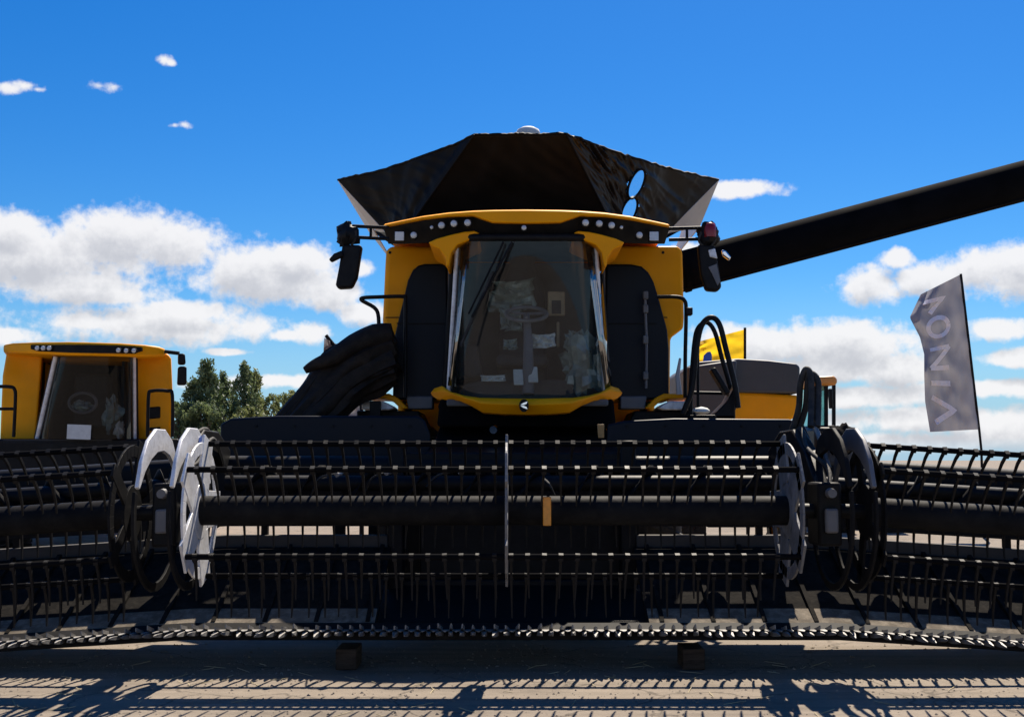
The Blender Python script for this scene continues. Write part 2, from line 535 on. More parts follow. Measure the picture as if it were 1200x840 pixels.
class MB:
    def __init__(s):
        s.v, s.f = [], []

    def add(s, vs, fs):
        n = len(s.v)
        s.v += [Vector(p) for p in vs]
        s.f += [tuple(i + n for i in q) for q in fs]
        return s

    def box(s, c, size, rot=None):
        c = Vector(c)
        a, b, d = (x / 2 for x in size)
        vs = [Vector((x, y, z)) for x in (-a, a) for y in (-b, b) for z in (-d, d)]
        if rot is not None:
            vs = [rot @ p for p in vs]
        return s.add([c + p for p in vs], [(0, 1, 3, 2), (4, 6, 7, 5), (0, 4, 5, 1), (2, 3, 7, 6), (0, 2, 6, 4), (1, 5, 7, 3)])

    def beam(s, p, q, w, h, up=(0, 0, 1)):
        p, q = Vector(p), Vector(q)
        d = (q - p)
        L = d.length
        d.normalize()
        r = d.cross(Vector(up))
        if r.length < 1e-4:
            r = d.cross(Vector((0, 1, 0)))
        r.normalize()
        u = r.cross(d)
        m = Matrix((r, d, u)).transposed()
        return s.box((p + q) / 2, (w, L, h), m)

    def tube(s, pts, r, seg=8, closed=False, cap=True):
        pts = [Vector(p) for p in pts]
        n = len(pts)
        rs = r if isinstance(r, (list, tuple)) else [r] * n
        rings = []
        prev = None
        for i, p in enumerate(pts):
            if closed:
                t = pts[(i + 1) % n] - pts[i - 1]
            else:
                t = pts[min(i + 1, n - 1)] - pts[max(i - 1, 0)]
            t.normalize()
            if prev is None:
                a = t.cross(Vector((0, 0, 1)))
                if a.length < 1e-3:
                    a = t.cross(Vector((1, 0, 0)))
            else:
                a = prev - t * prev.dot(t)
            a.normalize()
            prev = a
            b = t.cross(a)
            rings.append([p + (a * math.cos(2 * math.pi * k / seg) + b * math.sin(2 * math.pi * k / seg)) * rs[i] for k in range(seg)])
        vs = [q for ring in rings for q in ring]
        fs = []
        m = n if closed else n - 1
        for i in range(m):
            j = (i + 1) % n
            for k in range(seg):
                l = (k + 1) % seg
                fs.append((i * seg + k, i * seg + l, j * seg + l, j * seg + k))
        if cap and not closed:
            fs.append(tuple(range(seg))[::-1])
            fs.append(tuple((n - 1) * seg + k for k in range(seg)))
        return s.add(vs, fs)

    def prism(s, pts, ext):
        """closed outline (3-D points) pushed along ext"""
        ext = Vector(ext)
        n = len(pts)
        vs = [Vector(p) for p in pts] + [Vector(p) + ext for p in pts]
        fs = [tuple(range(n)), tuple(range(2 * n - 1, n - 1, -1))]
        for i in range(n):
            j = (i + 1) % n
            fs.append((i, i + n, j + n, j))
        return s.add(vs, fs)

    def loft(s, secs, closed=True, cap=True):
        n = len(secs[0])
        vs = [p for q in secs for p in q]
        fs = []
        for i in range(len(secs) - 1):
            for k in range(n if closed else n - 1):
                l = (k + 1) % n
                fs.append((i * n + k, i * n + l, (i + 1) * n + l, (i + 1) * n + k))
        if cap and closed:
            fs.append(tuple(range(n))[::-1])
            fs.append(tuple((len(secs) - 1) * n + k for k in range(n)))
        return s.add(vs, fs)

    def grid(s, fn, nu, nv, keep=None):
        vs = [fn(i / nu, j / nv) for j in range(nv + 1) for i in range(nu + 1)]
        fs = []
        for j in range(nv):
            for i in range(nu):
                q = (j * (nu + 1) + i, j * (nu + 1) + i + 1, (j + 1) * (nu + 1) + i + 1, (j + 1) * (nu + 1) + i)
                if keep is None or keep(sum((vs[k] for k in q), Vector()) / 4):
                    fs.append(q)
        return s.add(vs, fs)

    def disc(s, c, r, axis, thick, seg=16):
        axis = Vector(axis).normalized()
        c = Vector(c)
        return s.tube([c - axis * thick / 2, c + axis * thick / 2], r, seg)

    def mesh(s, name, m, off=Vector((0, 0, 0)), smooth=None, fn=None):
        me = bpy.data.meshes.new(name)
        vs = [fn(p) if fn else p for p in s.v]
        me.from_pydata([p - off for p in vs], [], s.f)
        bm = bmesh.new()
        bm.from_mesh(me)
        bmesh.ops.recalc_face_normals(bm, faces=bm.faces)
        bm.to_mesh(me)
        bm.free()
        me.materials.append(M[m] if isinstance(m, str) else m)
        if smooth:
            me.polygons.foreach_set('use_smooth', [True] * len(me.polygons))
            me.set_sharp_from_angle(angle=R(smooth))
        return me

    def build(s, name, m, parent=None, smooth=None, bevel=0, bseg=2, solid=0, fn=None, subsurf=0):
        off = root_loc(parent) if parent else Vector((0, 0, 0))
        o = bpy.data.objects.new(name, s.mesh(name, m, off, smooth or (40 if bevel else None), fn))
        COL.objects.link(o)
        o.parent = parent
        if solid:
            x = o.modifiers.new('s', 'SOLIDIFY')
            x.thickness = solid
            x.offset = 0
        if bevel:
            x = o.modifiers.new('b', 'BEVEL')
            x.width = bevel
            x.segments = bseg
            x.limit_method = 'ANGLE'
            x.angle_limit = R(35)
            x.harden_normals = False
        if subsurf:
            x = o.modifiers.new('ss', 'SUBSURF')
            x.levels = x.render_levels = subsurf
        return o


def inst(src, parent, loc, rot=(0, 0, 0), name=None, scale=None):
    """copy sharing the mesh; loc in world space, parents are unrotated"""
    o = bpy.data.objects.new(name or src.name.split('.')[0], src) if isinstance(src, bpy.types.Mesh) else src.copy()
    COL.objects.link(o)
    o.parent = parent
    o.location = Vector(loc) - (root_loc(parent) if parent else Vector((0, 0, 0)))
    o.rotation_euler = rot
    if scale:
        o.scale = scale
    return o


def smooth_path(pts, n=6):
    """Catmull-Rom through the points"""
    pts = [Vector(p) for p in pts]
    out = []
    for i in range(len(pts) - 1):
        p0, p1, p2, p3 = pts[max(i - 1, 0)], pts[i], pts[i + 1], pts[min(i + 2, len(pts) - 1)]
        for k in range(n):
            t = k / n
            out.append(.5 * ((2 * p1) + (p2 - p0) * t + (2 * p0 - 5 * p1 + 4 * p2 - p3) * t * t + (3 * p1 - p0 - 3 * p2 + p3) * t ** 3))
    out.append(pts[-1])
    return out


SKEW = [0.0]                    # sideways run of a slab per metre of depth (the left combine points at the camera)


def slab(name, px, Y, depth, m, parent, bevel=.012, smooth=None, bseg=2):
    """an outline with its own distance Y (or one per corner) and real thickness"""
    pts = [at(p[0], p[1], p[2] if len(p) > 2 else Y) for p in px]
    return MB().prism(pts, (SKEW[0] * depth, depth, 0)).build(name, m, parent, smooth=smooth or 40, bevel=bevel, bseg=bseg)


def lamp(parent, p, r, name='work_light', square=False, facing=(0, -1, 0)):
    f = Vector(facing).normalized()
    b = MB()
    if square:
        b.box(p + f * .01, (r * 2.2, .04, r * 2.2))
        h = b.build(name, 'black', parent, bevel=.006)
        MB().box(p - Vector((0, .022, 0)), (r * 1.9, .02, r * 1.9)).build('lens', 'lamp', h, bevel=.006)
    else:
        b.tube([p + Vector((0, .03, 0)), p - Vector((0, .01, 0))], r * 1.3, 16)
        h = b.build(name, 'black', parent, smooth=40)
        MB().tube([p - Vector((0, .008, 0)), p - Vector((0, .022, 0)), p - Vector((0, .03, 0))], [r, r, r * .6], 14).build('lens', 'lamp', h, smooth=60)
    return h


# ------------------------------------------------------------------ ground
gb = MB()
gb.add([(-900, -60, 0), (900, -60, 0), (900, 1500, 0), (-900, 1500, 0)], [(0, 1, 2, 3)])
tag(gb.build('ground', 'ground'), kind='structure')

# loose grit and straw on the yard in front of the header
rg = random.Random(3)
b = MB()
for k in range(2600):
    y = 3.3 + 3.2 * rg.random() ** 1.2
    x = rg.uniform(-3.6, 3.6)
    r_ = .004 + .012 * rg.random() ** 3
    vs = [Vector((x, y, 0)) + Vector((dx * r_ * rg.uniform(.6, 1.4), dy * r_ * rg.uniform(.6, 1.4), dz_ * r_ * rg.uniform(.5, 1.0))) for dx, dy, dz_ in ((1, 0, .1), (-.5, .8, .1), (-.5, -.8, .1), (0, 0, 1))]
    b.add(vs, [(0, 1, 3), (1, 2, 3), (2, 0, 3)])
tag(b.build('grit', 'ground'), kind='stuff')
b = MB()
for k in range(110):
    y, x, a = rg.uniform(3.4, 5.6), rg.uniform(-3.4, 3.4), rg.uniform(0, 3.14)
    l = rg.uniform(.02, .09)
    d_ = Vector((math.cos(a) * l, math.sin(a) * l, .004))
    b.beam(Vector((x, y, .004)) - d_, Vector((x, y, .006)) + d_, .004, .003)
tag(b.build('straw', 'straw'), kind='stuff')

# ================================================================== MAIN COMBINE
CM = 617                                                     # the machine's middle line in the photograph


def mir(pts):
    return [(2 * CM - p[0],) + tuple(p[1:]) for p in pts]


combine = empty('combine_harvester', (.17, 10.5, 0), 'large yellow and black combine harvester with raised black tank cover in the centre', 'combine harvester')

# hull behind the cab, axle and wheels
b = MB()
b.box((.15, 12.2, 2.6), (2.7, 5.6, 2.2))
b.build('hull', 'yellow', combine, bevel=.06)
MB().box((.17, 11.9, 1.25), (1.7, 5.6, .7)).build('underbody', 'black', combine, bevel=.03)
b = MB().beam((-1.2, 9.6, .98), (1.55, 9.6, .98), .3, .3)
b.build('front_axle', 'black', combine, bevel=.02)


def wheel(parent, c, r, w, rimmat, fn=None):
    c = Vector(c)
    prof = [(-.5, .55), (-.5, .80), (-.46, .93), (-.35, 1.0), (.35, 1.0), (.46, .93), (.5, .80), (.5, .55)]
    seg = 36
    b = MB()
    secs = []
    for k in range(seg + 1):
        a = 2 * math.pi * k / seg
        secs.append([c + Vector((x * w, math.cos(a) * q * r, math.sin(a) * q * r)) for x, q in prof])
    b.loft(secs, closed=False, cap=False)
    o = b.build('wheel', 'rubber', parent, smooth=50, fn=fn)
    lug = MB()
    for k in range(22):
        for sgn in (-1, 1):
            a = 2 * math.pi * (k + (.5 if sgn > 0 else 0)) / 22
            p = c + Vector((sgn * .03 * w, math.cos(a) * r * 1.0, math.sin(a) * r * 1.0))
            a2 = a + .16
            q = c + Vector((sgn * .48 * w, math.cos(a2) * r * .985, math.sin(a2) * r * .985))
            lug.beam(p, q, .06 * r, .07 * r, up=(0, math.cos(a), math.sin(a)))
    tr = lug.build('tread', 'rubber', o, fn=fn)
    tr['kind'] = 'stuff'
    rb = MB()
    rp = [(-.42, .56), (-.30, .50), (-.05, .40), (-.05, .12), (.05, .12), (.05, .40), (.30, .50), (.42, .56)]
    secs = [[c + Vector((x * w, math.cos(2 * math.pi * k / seg) * q * r, math.sin(2 * math.pi * k / seg) * q * r)) for x, q in rp] for k in range(seg + 1)]
    rb.loft(secs, closed=False, cap=False)
    rb.disc(c, .14 * r, (1, 0, 0), .3 * w, 14)
    rb.build('rim', rimmat, o, smooth=35, fn=fn)
    return o


for sx_ in (-1, 1):
    wheel(combine, (.15 + sx_ * 1.22, 9.85, .95), .95, .70, 'yellow')
    wheel(combine, (.15 + sx_ * 1.1, 14.2, .7), .7, .5, 'yellow')

# shoulder panels (yellow) with dark insets
LP = [(456, 288), (530, 288), (530, 470), (464, 470), (462, 396), (449, 388), (448, 375), (451, 310), (452, 294)]
RP = [(704, 288), (795, 288), (800, 294), (801, 330), (802, 372), (801, 385), (792, 391), (786, 396), (785, 470), (704, 470)]
for pts in (LP, RP):
    slab('shoulder_panel', pts, 8.70, .5, 'yellow', combine, bevel=.05, bseg=4)
IN = [(497, 309), (524, 309), (526, 468), (460, 468), (461, 430), (463, 391), (468, 370), (473, 350), (478, 328), (484, 316), (490, 311)]
RIN = [(710, 309.5), (740, 309.5), (752, 312), (760, 319), (766, 330), (771, 346), (777, 368), (782, 386), (784, 410), (784, 468), (708, 468)]
for k, pts in enumerate((IN, RIN)):
    o = slab('dark_side_panel', pts, 8.62, .09, 'navy', combine, bevel=.02, bseg=3)
    sgn = -1 if k == 0 else 1
    b = MB()
    a0, a1 = at(CM + sgn * 152, 379, 8.612), at(CM + sgn * 93, 379, 8.612)
    b.beam(a0, a1, .012, .012)
    b.build('panel_seam', 'black', o)
for sgn in (-1, 1):
    pts_ = [at(CM + sgn * 165, 372, 8.693), at(CM + sgn * 146, 372, 8.693)]
    MB().beam(pts_[0], pts_[1], .010, .008).build('panel_seam', 'black', combine)
    for qx, qy in ((160, 296), (96, 296), (160, 384)):
        MB().disc(at(CM + sgn * qx, qy, 8.70), .014, (0, 1, 0), .012, 10).build('panel_bolt', 'black', combine)
# grey plates and yellow step wings under the panels
GP = [(476, 464), (507, 464), (507, 479), (478, 479)]
for pts in (GP, mir(GP)):
    slab('lower_plate', pts, 8.58, .25, 'greymid', combine, bevel=.012)
SW = [(424, 462), (456, 461), (466, 466), (478, 478), (470, 479), (460, 470), (452, 467), (424, 466)]
for pts in (SW, mir(SW)):
    slab('step_wing', pts, 8.50, .6, 'yellow', combine, bevel=.012)
SP = [(424, 470), (449, 470), (457, 474), (462, 478), (455, 480), (424, 480)]
for pts in (SP, mir(SP)):
    slab('step_plate', pts, 8.45, .5, 'silver', combine, bevel=.01)
SB = [(418, 481), (490, 481), (500, 500), (418, 505)]
for pts in (SB, mir(SB)):
    slab('platform_beam', pts, 8.6, .8, 'black', combine, bevel=.015)

# cab shell: floor, back, roof lining and posts
cabb = MB()
y0, y1 = 8.1, 9.25
xl, xr = at(528, 400, 8.3).x, at(706, 400, 8.3).x
zb, zt = zof(470, 8.0), zof(283, 8.0)
cabb.box(((xl + xr) / 2, y1, (zb + zt) / 2), (xr - xl, .08, zt - zb))
cabb.box(((xl + xr) / 2, 8.45, zb - .03), (xr - xl, 1.6, .06))
for x in (xl, xr):
    cabb.box((x, 8.72, (zb + zt) / 2), (.05, 1.0, zt - zb))
cabb.build('cab_shell', 'interior', combine, bevel=.015)
MB().box(((xl + xr) / 2, 8.45, zt + .03), (xr - xl, 1.5, .05)).build('roof_lining', 'interior', combine, bevel=.01)
# lower cab body, dark
slab('cab_base', [(515, 467), (719, 467), (722, 500), (512, 500)], 7.75, 1.3, 'matte', combine, bevel=.03)


# windscreen: strongly bowed pane
def ws(u, v):
    s = 2 * u - 1
    half = 96 + (84 - 96) * v
    Y = 7.62 + .75 * (1 - math.sqrt(max(0, 1 - (.955 * s) ** 2))) - .16 * v
    py = 467 + (281 - 467) * v - 8 * (1 - s * s) * (1 - v) * -.6
    px = CM + 4 * 0 + half * math.sin(s * math.pi / 2 * .985) / math.sin(math.pi / 2 * .985)
    return at(px, py, Y)


MB().grid(ws, 40, 14).build('windscreen', 'glass', combine, smooth=60)
for s0 in (0.0, 1.0):
    path = [ws(s0, k / 10) + Vector((0, .01, 0)) for k in range(11)]
    MB().tube(path, .035, 8).build('windscreen_pillar', 'black', combine, smooth=50)
for s0, w in ((.085, .020), (.915, .020)):
    path = [ws(s0, k / 10) + Vector((0, -.035, 0)) for k in range(11)]
    MB().tube(path, w, 8).build('glass_post', 'silver', combine, smooth=50)
MB().tube([ws(k / 24, 0) for k in range(25)], .028, 8).build('windscreen_seal', 'black', combine, smooth=50)
MB().tube([ws(k / 24, 1) + Vector((0, 0, .02)) for k in range(25)], .035, 8).build('windscreen_header', 'black', combine, smooth=50)

# side quarter panes turned outwards
for o_, i_, ys in (((541, 536, 531, 525), (550, 545, 538, 529), (285, 330, 390, 452)), ((701, 706, 711, 718), (686, 692, 700, 710), (285, 330, 390, 460))):
    rows = [[at(a_, y_, 7.80), at(b_, y_, 7.68)] for a_, b_, y_ in zip(o_, i_, ys)]
    MB().loft(rows, closed=False, cap=False).build('quarter_pane', 'quarter', combine, smooth=60, solid=.006)
# wiper
b = MB()
w0, w1 = at(600, 284, 7.40), at(553, 372, 7.42)
b.tube([w0, (w0 + w1) / 2 + Vector((0, -.02, 0)), w1], .014, 6)
w2, w3 = at(590, 284, 7.40), at(549, 368, 7.43)
b.tube([w2, w3], .010, 6)
wip = b.build('wiper', 'black', combine, smooth=40)
MB().beam(at(578, 318, 7.38), at(540, 405, 7.48), .03, .02).build('wiper_blade', 'rubber', wip)

# cab interior
b = MB()
pc = at(617, 368, 8.0)
ring = [pc + Vector((math.cos(a) * .19, math.sin(a) * .17, math.sin(a) * .085)) for a in [2 * math.pi * k / 28 for k in range(28)]]
b.tube(ring, .020, 8, closed=True)
for a in (.3, 2.5, 4.7):
    b.tube([pc, pc + Vector((math.cos(a) * .2, math.sin(a) * .17, math.sin(a) * .05))], .014, 6)
b.build('steering_wheel', 'discgrey', combine, smooth=50)
b = MB().tube([pc, at(619, 400, 7.95), at(619, 462, 7.85)], [.03, .045, .06], 10)
b.build('steering_column', 'greymid', combine, smooth=50)
b = MB()
prof_ = [(468, .24, 8.55), (425, .25, 8.62), (420, .23, 8.74), (380, .24, 8.80), (335, .22, 8.86), (315, .13, 8.88), (300, .13, 8.89), (291, .09, 8.90)]
secs = []
for py_, hw_, Y_ in prof_:
    c = at(612, py_, Y_)
    secs.append([c + Vector((hw_ * math.cos(a), .07 * math.sin(a), 0)) for a in [2 * math.pi * k / 14 for k in range(14)]])
b.loft(secs)
st = b.build('driver_seat', 'seat', combine, smooth=60)
MB().box(at(612, 424, 8.45), (.5, .45, .12)).build('seat_cushion', 'seat', st, bevel=.05, bseg=3)
b = MB().box(at(652, 356, 8.5), (.17, .04, .24))
b.box(at(654, 392, 8.5), (.03, .03, .25))
mo = b.build('monitor', 'beige', combine, bevel=.012)
MB().box(at(652, 360, 8.474), (.09, .02, .13)).build('screen', 'seat', mo)
for px, py in ((607, 441), (624, 438)):
    MB().beam(at(px, py - 8, 7.90), at(px + 1, py + 10, 7.80), .09, .02).build('pedal', 'paper', combine, bevel=.008)
slab('dash_panel', [(536, 462), (545, 450), (575, 444), (610, 447), (650, 444), (690, 450), (706, 462), (706, 470), (536, 470)], 8.02, .25, 'seat', combine, bevel=.03)
slab('side_console', [(536, 400), (560, 405), (566, 440), (536, 446)], 8.3, .5, 'seat', combine, bevel=.03)
def lump(c, rad, seed, amp=.3, nu=26, nv=16):
    c = Vector(c)

    def fn(u, v):
        a, p = 2 * math.pi * u, math.pi * (v - .5)
        d = Vector((math.cos(a) * math.cos(p), math.sin(a) * math.cos(p), math.sin(p)))
        k = 1 + amp * noise.noise(d * 1.7 + Vector((seed, 0, 0))) + amp * .8 * abs(noise.noise(d * 4.5 + Vector((0, seed, 0))))
        return c + Vector((d.x * rad[0], d.y * rad[1], d.z * rad[2])) * k
    return MB().grid(fn, nu, nv)


lump(at(684, 434, 8.15), (.17, .15, .25), 3.3, .8).build('wrapped_bundle', 'film', combine, smooth=20)
lump(at(672, 400, 8.25), (.08, .08, .08), 6.1, .7).build('wrapped_bundle', 'film', combine, smooth=20)


def sheet(px0, py0, px1, py1, Yq, seed, m, fold=.05, cut=.35):
    """a loose crumpled sheet of plastic or paper with ragged corners"""
    def fn(u, v):
        w = cut * noise.noise(Vector((u * 3, v * 3, seed)))
        x = px0 + (px1 - px0) * (u + w * (v - .5))
        y = py0 + (py1 - py0) * (v + .6 * w * (u - .5) - (.35 * (u - .4) ** 2))
        d = fold * noise.noise(Vector((u * 4, v * 4, seed + 5))) + fold * 1.2 * abs(noise.noise(Vector((u * 7 + v * 3, v * 5, seed))))
        return at(x, y, Yq + d)
    return MB().grid(fn, 14, 10)


sheet(572, 330, 626, 366, 8.50, 2.0, 'film', .10, .8).build('loose_sheet', 'film', combine, smooth=20, solid=.004)
sheet(586, 362, 612, 388, 8.42, 5.0, 'film', .08, .9).build('loose_sheet', 'film', combine, smooth=20, solid=.004)
sheet(624, 392, 650, 408, 8.05, 7.0, 'film', .06, .6).build('loose_sheet', 'paper', combine, smooth=20, solid=.004)
sheet(590, 398, 606, 410, 8.05, 9.0, 'film', .05, .5).build('loose_sheet', 'film', combine, smooth=20, solid=.004)
sheet(564, 440, 592, 447, 7.95, 4.0, 'film', .03, .4).build('loose_sheet', 'paper', combine, smooth=20, solid=.004)

# roof: yellow cap, black light visor, lower yellow brows
TOP = [(449, 264), (470, 259.5), (495, 254.5), (525, 250.5), (554, 248.3), (577, 247.5), (CM, 247)]
TOP = TOP + mir(TOP[:-1])[::-1]
BOT = [(449, 266), (470, 262), (495, 257), (525, 253.5), (554, 252.5), (577, 260.5), (CM, 261.5)]
BOT = BOT + mir(BOT[:-1])[::-1]
VIS = [(455, 286), (474, 286), (500, 285), (522, 277), (556, 272), (577, 281), (CM, 282)]
VIS = VIS + mir(VIS[:-1])[::-1]


def roofY(px):
    return 7.36 + .30 * ((px - CM) / 168.0) ** 2 * 1.9


secs = []
for (t, bt) in zip(TOP, BOT):
    Y = roofY(t[0])
    p, q = at(t[0], t[1], Y), at(bt[0], bt[1], Y)
    r_ = Vector((p.x * 1.0, 9.6, p.z + .06))
    s_ = Vector((q.x * 1.0, 9.6, q.z + .0))
    m_ = Vector((p.x, Y + .12, p.z + .035))
    secs.append([p, m_, r_, s_, q])
MB().loft(secs).build('roof_cap', 'yellow', combine, smooth=35, bevel=.01)
secs = []
for (bt, vi) in zip(BOT, VIS):
    Y = roofY(bt[0]) + .05
    q, w = at(bt[0], bt[1], Y), at(vi[0], vi[1], Y + .12)
    q.z -= .004
    secs.append([q, Vector((q.x, 9.4, max(q.z, w.z + .32))), Vector((w.x, 9.4, w.z + .30)), w])
vis = MB().loft(secs).build('light_visor', 'black', combine, smooth=35, bevel=.01)
BR = [(502, 284), (512, 279.5), (528, 275), (544, 271.5), (556, 270.5), (562, 273), (560, 277), (546, 283), (536, 287), (529, 296), (526, 312), (523, 312), (522, 302), (515, 292), (506, 288)]
for pts in (BR, mir(BR)):
    slab('brow', pts, 7.56, .9, 'yellow', combine, bevel=.02)
for px, py in ((517.5, 264.5), (532, 262.5), (548, 261.5), (485, 276), (506, 267)):
    for q in (px, 2 * CM - px):
        p = at(q, py, roofY(q) + .03)
        lamp(combine, p, .030 if px != 506 else .016)
for q in (468.5, 766):
    lamp(combine, at(q, 277.5, roofY(q) + .06), .046, square=True)
lamp(combine, at(614, 267.5, 7.38), .022)

# lip bumper below the windscreen
LT = [(505, 460), (509, 455), (518, 452), (530, 459.5), (545, 463.5), (562, 466), (590, 466.6), (CM, 467)]
LB = [(506, 463), (511, 467), (522, 468.5), (538, 469.5), (552, 475), (566, 483), (590, 485), (CM, 485.6)]
LT = LT + mir(LT[:-1])[::-1]
LB = LB + mir(LB[:-1])[::-1]
secs = []
for t, bt in zip(LT, LB):
    mx_ = (t[0] + bt[0]) / 2
    Y = 7.22 + .62 * (abs(mx_ - CM) / 112.0) ** 2
    p, q = at(t[0], t[1], Y + .05), at(bt[0], bt[1], Y + .06)
    c = (p + q) / 2 + Vector((0, -.07, .01))
    c2 = p * .75 + q * .25 + Vector((0, -.055, 0))
    back = Vector((0, .35, 0))
    secs.append([p, c2, c, q, q + back, p + back])
lip = MB().loft(secs).build('lip_bumper', 'yellow', combine, smooth=50, bevel=.008)
# badge: dark oval with two silver leaf strokes
bp = at(614, 475, 7.145)
b = MB()
b.add([bp + Vector((math.cos(a) * .042, 0, math.sin(a) * .055)) for a in [2 * math.pi * k / 20 for k in range(20)]] +
      [bp + Vector((math.cos(a) * .042, .04, math.sin(a) * .055)) for a in [2 * math.pi * k / 20 for k in range(20)]],
      [tuple(range(20))] + [(k, (k + 1) % 20, 20 + (k + 1) % 20, 20 + k) for k in range(20)])
bd = b.build('badge', 'black', combine)
b = MB()
for dz, sgn in ((.018, 1), (-.016, -1)):
    pts = [bp + Vector((x, -.004, dz + sgn * z)) for x, z in ((-.03, -.012), (-.005, .004), (.03, .016), (.022, -.004), (-.004, -.014))]
    b.prism(pts, (0, .004, 0))
b.build('leaf_emblem', 'chrome', bd)
for px, py in ((519.5, 476), (711, 477)):
    lamp(combine, at(px, py, 7.9), .036, name='marker_light')
b = MB()
for q in (528, 534, 540):
    for qq in (q, 2 * CM - q):
        b.disc(at(qq, 476, 7.88), .022, (0, 1, 0), .03, 10)
b.build('bolt_row', 'greymid', combine)
MB().disc(at(579, 503, 7.4), .035, (.3, 1, .2), .05, 10).build('coupler', 'chrome', combine, smooth=40)

# feeder house running down to the header
secs = []
for Y, zc, hh, hw in ((8.6, 1.35, .45, .80), (7.4, 1.12, .45, .80), (6.62, .98, .48, .85)):
    secs.append([Vector((.10 - hw, Y, zc - hh)), Vector((.10 + hw, Y, zc - hh)), Vector((.10 + hw, Y, zc + hh)), Vector((.10 - hw, Y, zc + hh))])
MB().loft(secs).build('feeder_house', 'black', combine, bevel=.02)

# ---- grain tank cover
ZR = zof(157.5, 8.6)
A_L, A_R = at(556, 158, 8.6), at(664, 157, 8.6)
B_L, B_R = at(482, 262, 9.25), at(716, 262, 9.25)
C_L, C_R = at(396, 211, 10.1), at(842, 211, 10.1)
D_L, D_R = at(452, 272, 9.85), at(781, 273, 9.85)
RIM_Z = (A_L.z + A_R.z) / 2


def quad_fn(a, b, c, d, amp, seed, nrm, crease=0.0, scallop=.008, sag=.0):
    """a-b along the top, d-c along the bottom"""
    def fn(u, v):
        p = a.lerp(b, u).lerp(d.lerp(c, u), v)
        e = min(1, 6 * min(u, 1 - u, v + .12, 1 - v) + .1)
        w = noise.noise(Vector((u * 5 + seed, v * 1.6 + u * 2, seed))) + .35 * noise.noise(Vector((u * 13, v * 2 + seed, 4))) * (1 - v * .7)
        w2 = abs(noise.noise(Vector((u * 6 - v * 5, v * 2, seed + 9))))
        edge = noise.noise(Vector((u * 30, seed, 1))) * scallop * max(0, 1 - v * 8)
        if crease:
            g = max(0, 1 - u * 1.6) * max(0, 1 - v * 1.1)
            w += crease * g * (abs(noise.noise(Vector((u * 26 - v * 5, v * 5, seed + 2)))) * 2 - .5)
        return p + nrm * (amp * e * (w + .8 * w2)) + Vector((0, 0, edge - sag * math.sin(math.pi * u) * (1 - v)))
    return fn


def panel_normal(a, b, c):
    return (b - a).cross(c - a).normalized()


cover_pts = {}
nf = panel_normal(A_L, A_R, B_R)
ff_ = quad_fn(A_L, A_R, B_R, B_L, .022, 2.0, nf)
MB().grid(ff_, 50, 30).build('front_tarp', 'tarp', combine, smooth=60, solid=.006)
nl = panel_normal(C_L, A_L, B_L)
fl_ = quad_fn(C_L, A_L, B_L, D_L, .05, 5.0, nl, 0, .010, .05)
MB().grid(fl_, 90, 40).build('corner_tarp', 'tarp', combine, smooth=60, solid=.006)
nr = panel_normal(A_R, C_R, D_R)
fr = quad_fn(A_R, C_R, D_R, B_R, .05, 11.0, nr, 1.8, .026, .04)
fw = Vector((0, math.cos(PITCH), math.sin(PITCH)))
up_ = Vector((0, -math.sin(PITCH), math.cos(PITCH)))


def window_uv(u0, v0, ru, rv):
    return u0, v0, ru, rv


WINS = []                                     # two oval windows on the cover's right corner, in the panel's own u, v


def find_uv(px, py):
    best = None
    for i in range(101):
        for j in range(101):
            p = fr(i / 100, j / 100)
            d = p - cam.location
            q = (600 + F * d.x / d.dot(fw), 420 - F * d.dot(up_) / d.dot(fw))
            e = (q[0] - px) ** 2 + (q[1] - py) ** 2
            if best is None or e < best[0]:
                best = (e, i / 100, j / 100)
    return best[1], best[2]


for (px, py, rx, rz) in ((746, 216, .095, .17), (737, 247, .10, .15)):
    u, v = find_uv(px, py)
    WINS.append((fr(u, v), rx, rz))
tr_ = (C_R - A_R).normalized()
dn_ = nr.cross(tr_).normalized()


def keep(p):
    for c, rx, rz in WINS:
        d = p - c
        x, z = d.dot(tr_), d.dot(dn_)
        x2, z2 = x * .95 + z * .3, z * .95 - x * .3
        if (x2 / rx) ** 2 + (z2 / rz) ** 2 < 1:
            return False
    return True


ct = MB().grid(fr, 150, 70, keep).build('corner_tarp', 'tarpgloss', combine, smooth=60, solid=.006)
for c, rx, rz in WINS:
    ringp = []
    for k in range(28):
        a = 2 * math.pi * k / 28
        x2, z2 = math.cos(a) * rx, math.sin(a) * rz
        x, z = (x2 * .95 - z2 * .3), (z2 * .95 + x2 * .3)
        ringp.append(c + tr_ * x + dn_ * z)
    rim_ = MB().tube(ringp, .014, 6, closed=True).build('window_rim', 'tarp', ct, smooth=60)
    MB().add([p - nr * .002 for p in ringp], [tuple(range(28))]).build('clear_window', 'clear', ct)
# pale sheet gussets and side panels, back tarp
E_L, E_R = at(437, 268, 10.5), at(819, 267, 10.6)
for nm, a, d, e, sg in (('gusset', C_L, D_L, E_L, -1), ('gusset', C_R, D_R, E_R, 1)):
    b = MB()
    b.add([a, d, e], [(0, 1, 2)])
    g_ = b.build(nm, 'galv', combine, solid=.012)
    rear_t = Vector((a.x, 13.0, a.z - .02))
    rear_b = Vector((e.x, 13.0, e.z))
    MB().add([a, e, rear_b, rear_t], [(0, 1, 2, 3)]).build('side_sheet', 'galv', combine, solid=.012)
b = MB().grid(quad_fn(Vector((C_L.x, 13.0, C_L.z)), Vector((C_R.x, 13.0, C_R.z)), Vector((1.6, 12.6, E_R.z)), Vector((-1.3, 12.6, E_L.z)), .03, 4, Vector((0, 1, 0))), 40, 10)
b.build('rear_tarp', 'tarp', combine, smooth=60, solid=.006)
